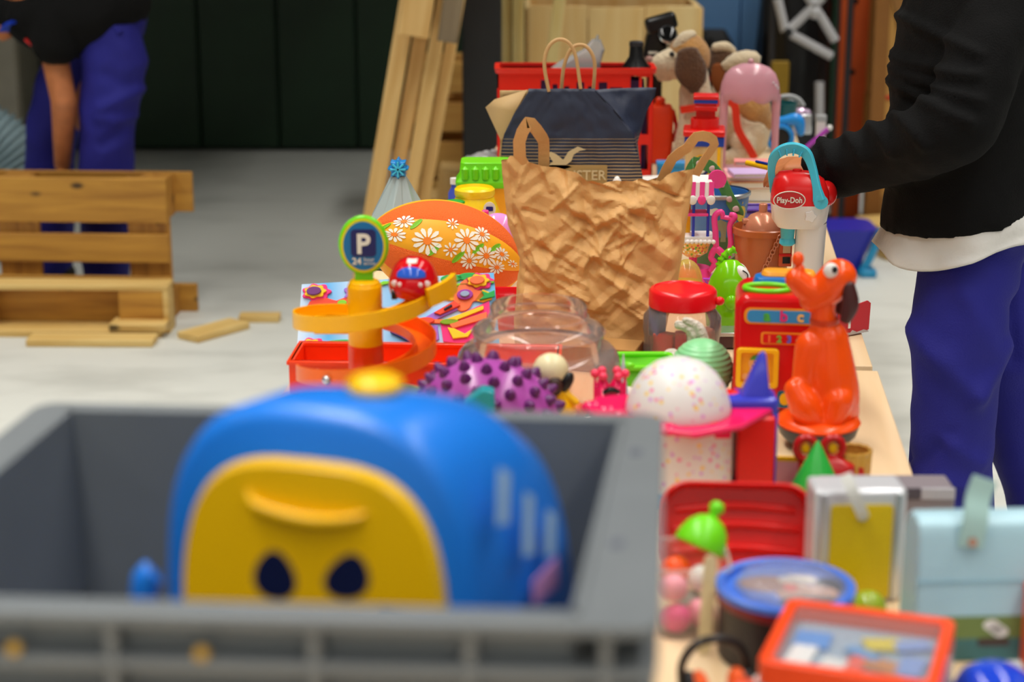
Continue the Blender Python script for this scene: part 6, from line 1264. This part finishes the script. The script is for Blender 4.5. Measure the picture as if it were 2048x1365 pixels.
sheet(1.1, lambda a: hem(a)-.05-.012*sin(a*3+2), .004, WCL, 'white_shirt', folds([(A(1860, 500, 0), A(1960, 480, 0), .008, .006), (A(1960, 470, 0), A(2040, 450, 0), .007, .005), (A(1890, 510, 0), A(2030, 480, 0), .006, -.004)], .005, 18))
# sweater: torso shell + arms, remeshed as one volume
m_ = MB(); loops = []
for i in range(30):
    loop = []
    for j in range(48):
        a = 2*pi*j/48; f = i/29; z = hem(a)+(1.36-hem(a))*f; rx_, ry_ = tors(z); o_ = .012
        if z > 1.25: g_ = (z-1.25)/.11; rx_ *= 1-.15*g_*g_; ry_ *= 1-.05*g_
        loop.append((cxt+.012*f+(rx_+o_)*cos(a), hip.y+(ry_+o_)*sin(a), z))
    loops.append(loop)
m_.loft(loops)
m_.limb([(hip.x+.035, hip.y, 1.36), (hip.x+.03, hip.y, 1.44), (hip.x+.02, hip.y, 1.49)], [(.1, .17), (.085, .12), (.065, .07)], ref=(1, 0, 0))
m_.limb([sh+V((.0, .05, .03)), sh, A(1965, 120, -.17), el+V((-.01, .0, 0)), el+V((-.05, 0, -.035)), A(1800, 298, -.08), A(1722, 326, .02)], [.085, .078, .07, .072, .074, .066, .062], seg=20)
m_.tube([A(1730, 324, .01), A(1690, 336, .06), A(1648, 342, .1)], [.06, .06, .06], 20)
m_.limb([farsh, fe, fw+V((.03, 0, 0))], [.08, .065, .048])
fd = []
for (x0, y0_), (x1, y1) in (((1850, 150), (1950, 150)), ((1845, 175), (1955, 200)), ((1840, 200), (1930, 240)), ((1790, 215), (1850, 290)), ((1760, 235), (1800, 320)), ((1720, 262), (1760, 350)), ((1690, 275), (1710, 380)), ((1860, 60), (1960, 110)), ((1660, 290), (1665, 390))):
    fd.append((A(x0, y0_, -.24), A(x1, y1, -.24), .010, .011))
t.part('sweater', m_, BLKC, remesh=.009, smooth=180, smoothit=4, disp=folds(fd, .005, 11))
for q in (an, af):
    s_ = t.part('shoe', MB().limb([(q.x+.045, q.y, .05), (q.x-.05, q.y, .05), (q.x-.15, q.y, .035)], [.05, .048, .035]), SHOE, remesh=.008, smooth=180); t.part('sole', MB().loft([rrect(.29, .1, .045, 5, 0, q.x-.05, q.y), rrect(.29, .1, .045, 5, .02, q.x-.05, q.y)]), BLK, s_)
# ---------- bending worker on the left
SL = 545.0; O = at_s(165, 560, SL)[0]; O = V((O.x, O.y, 0))
t = Thing('person', 'bending worker in black shirt and blue trousers behind the pallet', 'person', O, 1)
hip = A(222, 45, 0); sh = A(92, 25, -.1); el = A(128, 205, -.16); wr = A(125, 330, -.1); hc = A(-28, 10, -.02)
m_ = MB()
m_.limb([hip+V((-.05, 0, 0)), A(150, 10, 0), A(70, 0, 0), A(35, 5, 0)], [(.09, .14), (.11, .15), (.11, .18), (.07, .1)], ref=(0, 0, 1)); m_.limb([A(45, 5, 0), A(5, 8, -.01)], [.055, .052]); head(m_, hc, (-.45, -.1, -.9), 1, (-.9, 0, .45))
m_.limb([sh, el], [.052, .045]); m_.limb([el, wr], [.046, .03]); hand(m_, wr, (0.03, -.05, -1), (-1, .1, 0), (0, -1, -.2), 1, .5)
fs = A(105, 20, .18); fe = A(122, 190, .2); fw = A(128, 310, .15); m_.limb([fs, fe], [.05, .042]); m_.limb([fe, fw], [.042, .028]); hand(m_, fw, (0, -.1, -1), (-1, 0, 0), (0, -1, 0), 1, .5)
k1, a1 = A(215, 300, -.1), A(212, 545, -.08); k2, a2 = A(105, 310, .12), A(100, 530, .12)
m_.limb([hip+V((-.01, -.09, -.05)), k1, (a1.x, a1.y, .09)], [.085, .055, .042]); m_.limb([hip+V((-.03, .09, -.05)), k2, (a2.x, a2.y, .09)], [.085, .055, .042])
for q in (a1, a2): m_.limb([(q.x+.05, q.y, .04), (q.x-.1, q.y, .035)], [.035, .03])
t.part('body', m_, SKIN, remesh=.008, smooth=180, smoothit=2); face_bits(t, hc, (-.45, -.1, -.9), up=(-.9, 0, .45))
m_ = MB()
m_.limb([hip+V((.0, -.08, .0)), A(228, 130, -.1), k1+V((.0, 0, .06)), A(215, 420, -.1), (a1.x, a1.y, .09)], [(.1, .1), (.112, .11), (.098, .1), (.1, .095), (.085, .085)], ref=(1, 0, 0), seg=22)
m_.limb([hip+V((-.05, .09, -.02)), A(140, 150, .12), k2+V((0, 0, .06)), A(103, 420, .12), (a2.x, a2.y, .09)], [(.1, .1), (.105, .105), (.095, .095), (.09, .09), (.08, .08)], ref=(1, 0, 0), seg=22)
m_.limb([hip+V((.0, -.04, .03)), hip+V((0, .06, .03))], [.125, .12])
fd = [(A(225, 60, -.2), A(270, 130, -.2), .03, .012), (A(200, 215, -.2), A(270, 185, -.2), .02, .016), (A(195, 235, -.2), A(260, 245, -.2), .02, .012), (A(215, 150, -.2), A(260, 175, -.2), .025, -.012), (A(205, 290, -.2), A(260, 250, -.2), .02, -.01)]
t.part('trousers', m_, NVT, remesh=.012, smooth=180, smoothit=3, disp=folds(fd, .008, 7))
m_ = MB()
m_.limb([A(232, 8, 0), A(196, 26, 0), A(120, 25, 0), A(60, 25, 0), A(25, 20, 0)], [(.12, .21), (.16, .225), (.15, .21), (.12, .19), (.08, .12)], ref=(0, 0, 1), seg=22)
m_.limb([sh+V((0, .05, .02)), sh, A(108, 50, -.14), A(114, 84, -.15)], [.09, .09, .088, .086], seg=18); m_.limb([fs, A(112, 95, .2)], [.08, .075])
t.part('shirt', m_, BLKC, remesh=.012, smooth=180, smoothit=4, disp=folds([], .007, 9))
t.part('lanyard', MB().tube([A(10, 62, -.12), A(20, 50, -.16), A(34, 44, -.18)], .022, flat=(.2, 1), smooth=4), PL('lanyard', (24, 60, 190))); t.part('red_stripe', MB().tube([A(50, 78, -.17), A(72, 96, -.16)], .006, 8), RED); t.part('belt', MB().tube([A(224, 50, -.17), A(242, 66, -.19)], .012, 8), NVT)
for q in (a1, a2):
    s_ = t.part('shoe', MB().limb([(q.x+.045, q.y, .05), (q.x-.05, q.y, .05), (q.x-.15, q.y, .035)], [.05, .048, .035]), SHOE, remesh=.008, smooth=180); t.part('sole', MB().loft([rrect(.29, .1, .045, 5, 0, q.x-.05, q.y), rrect(.29, .1, .045, 5, .02, q.x-.05, q.y)]), BLK, s_)
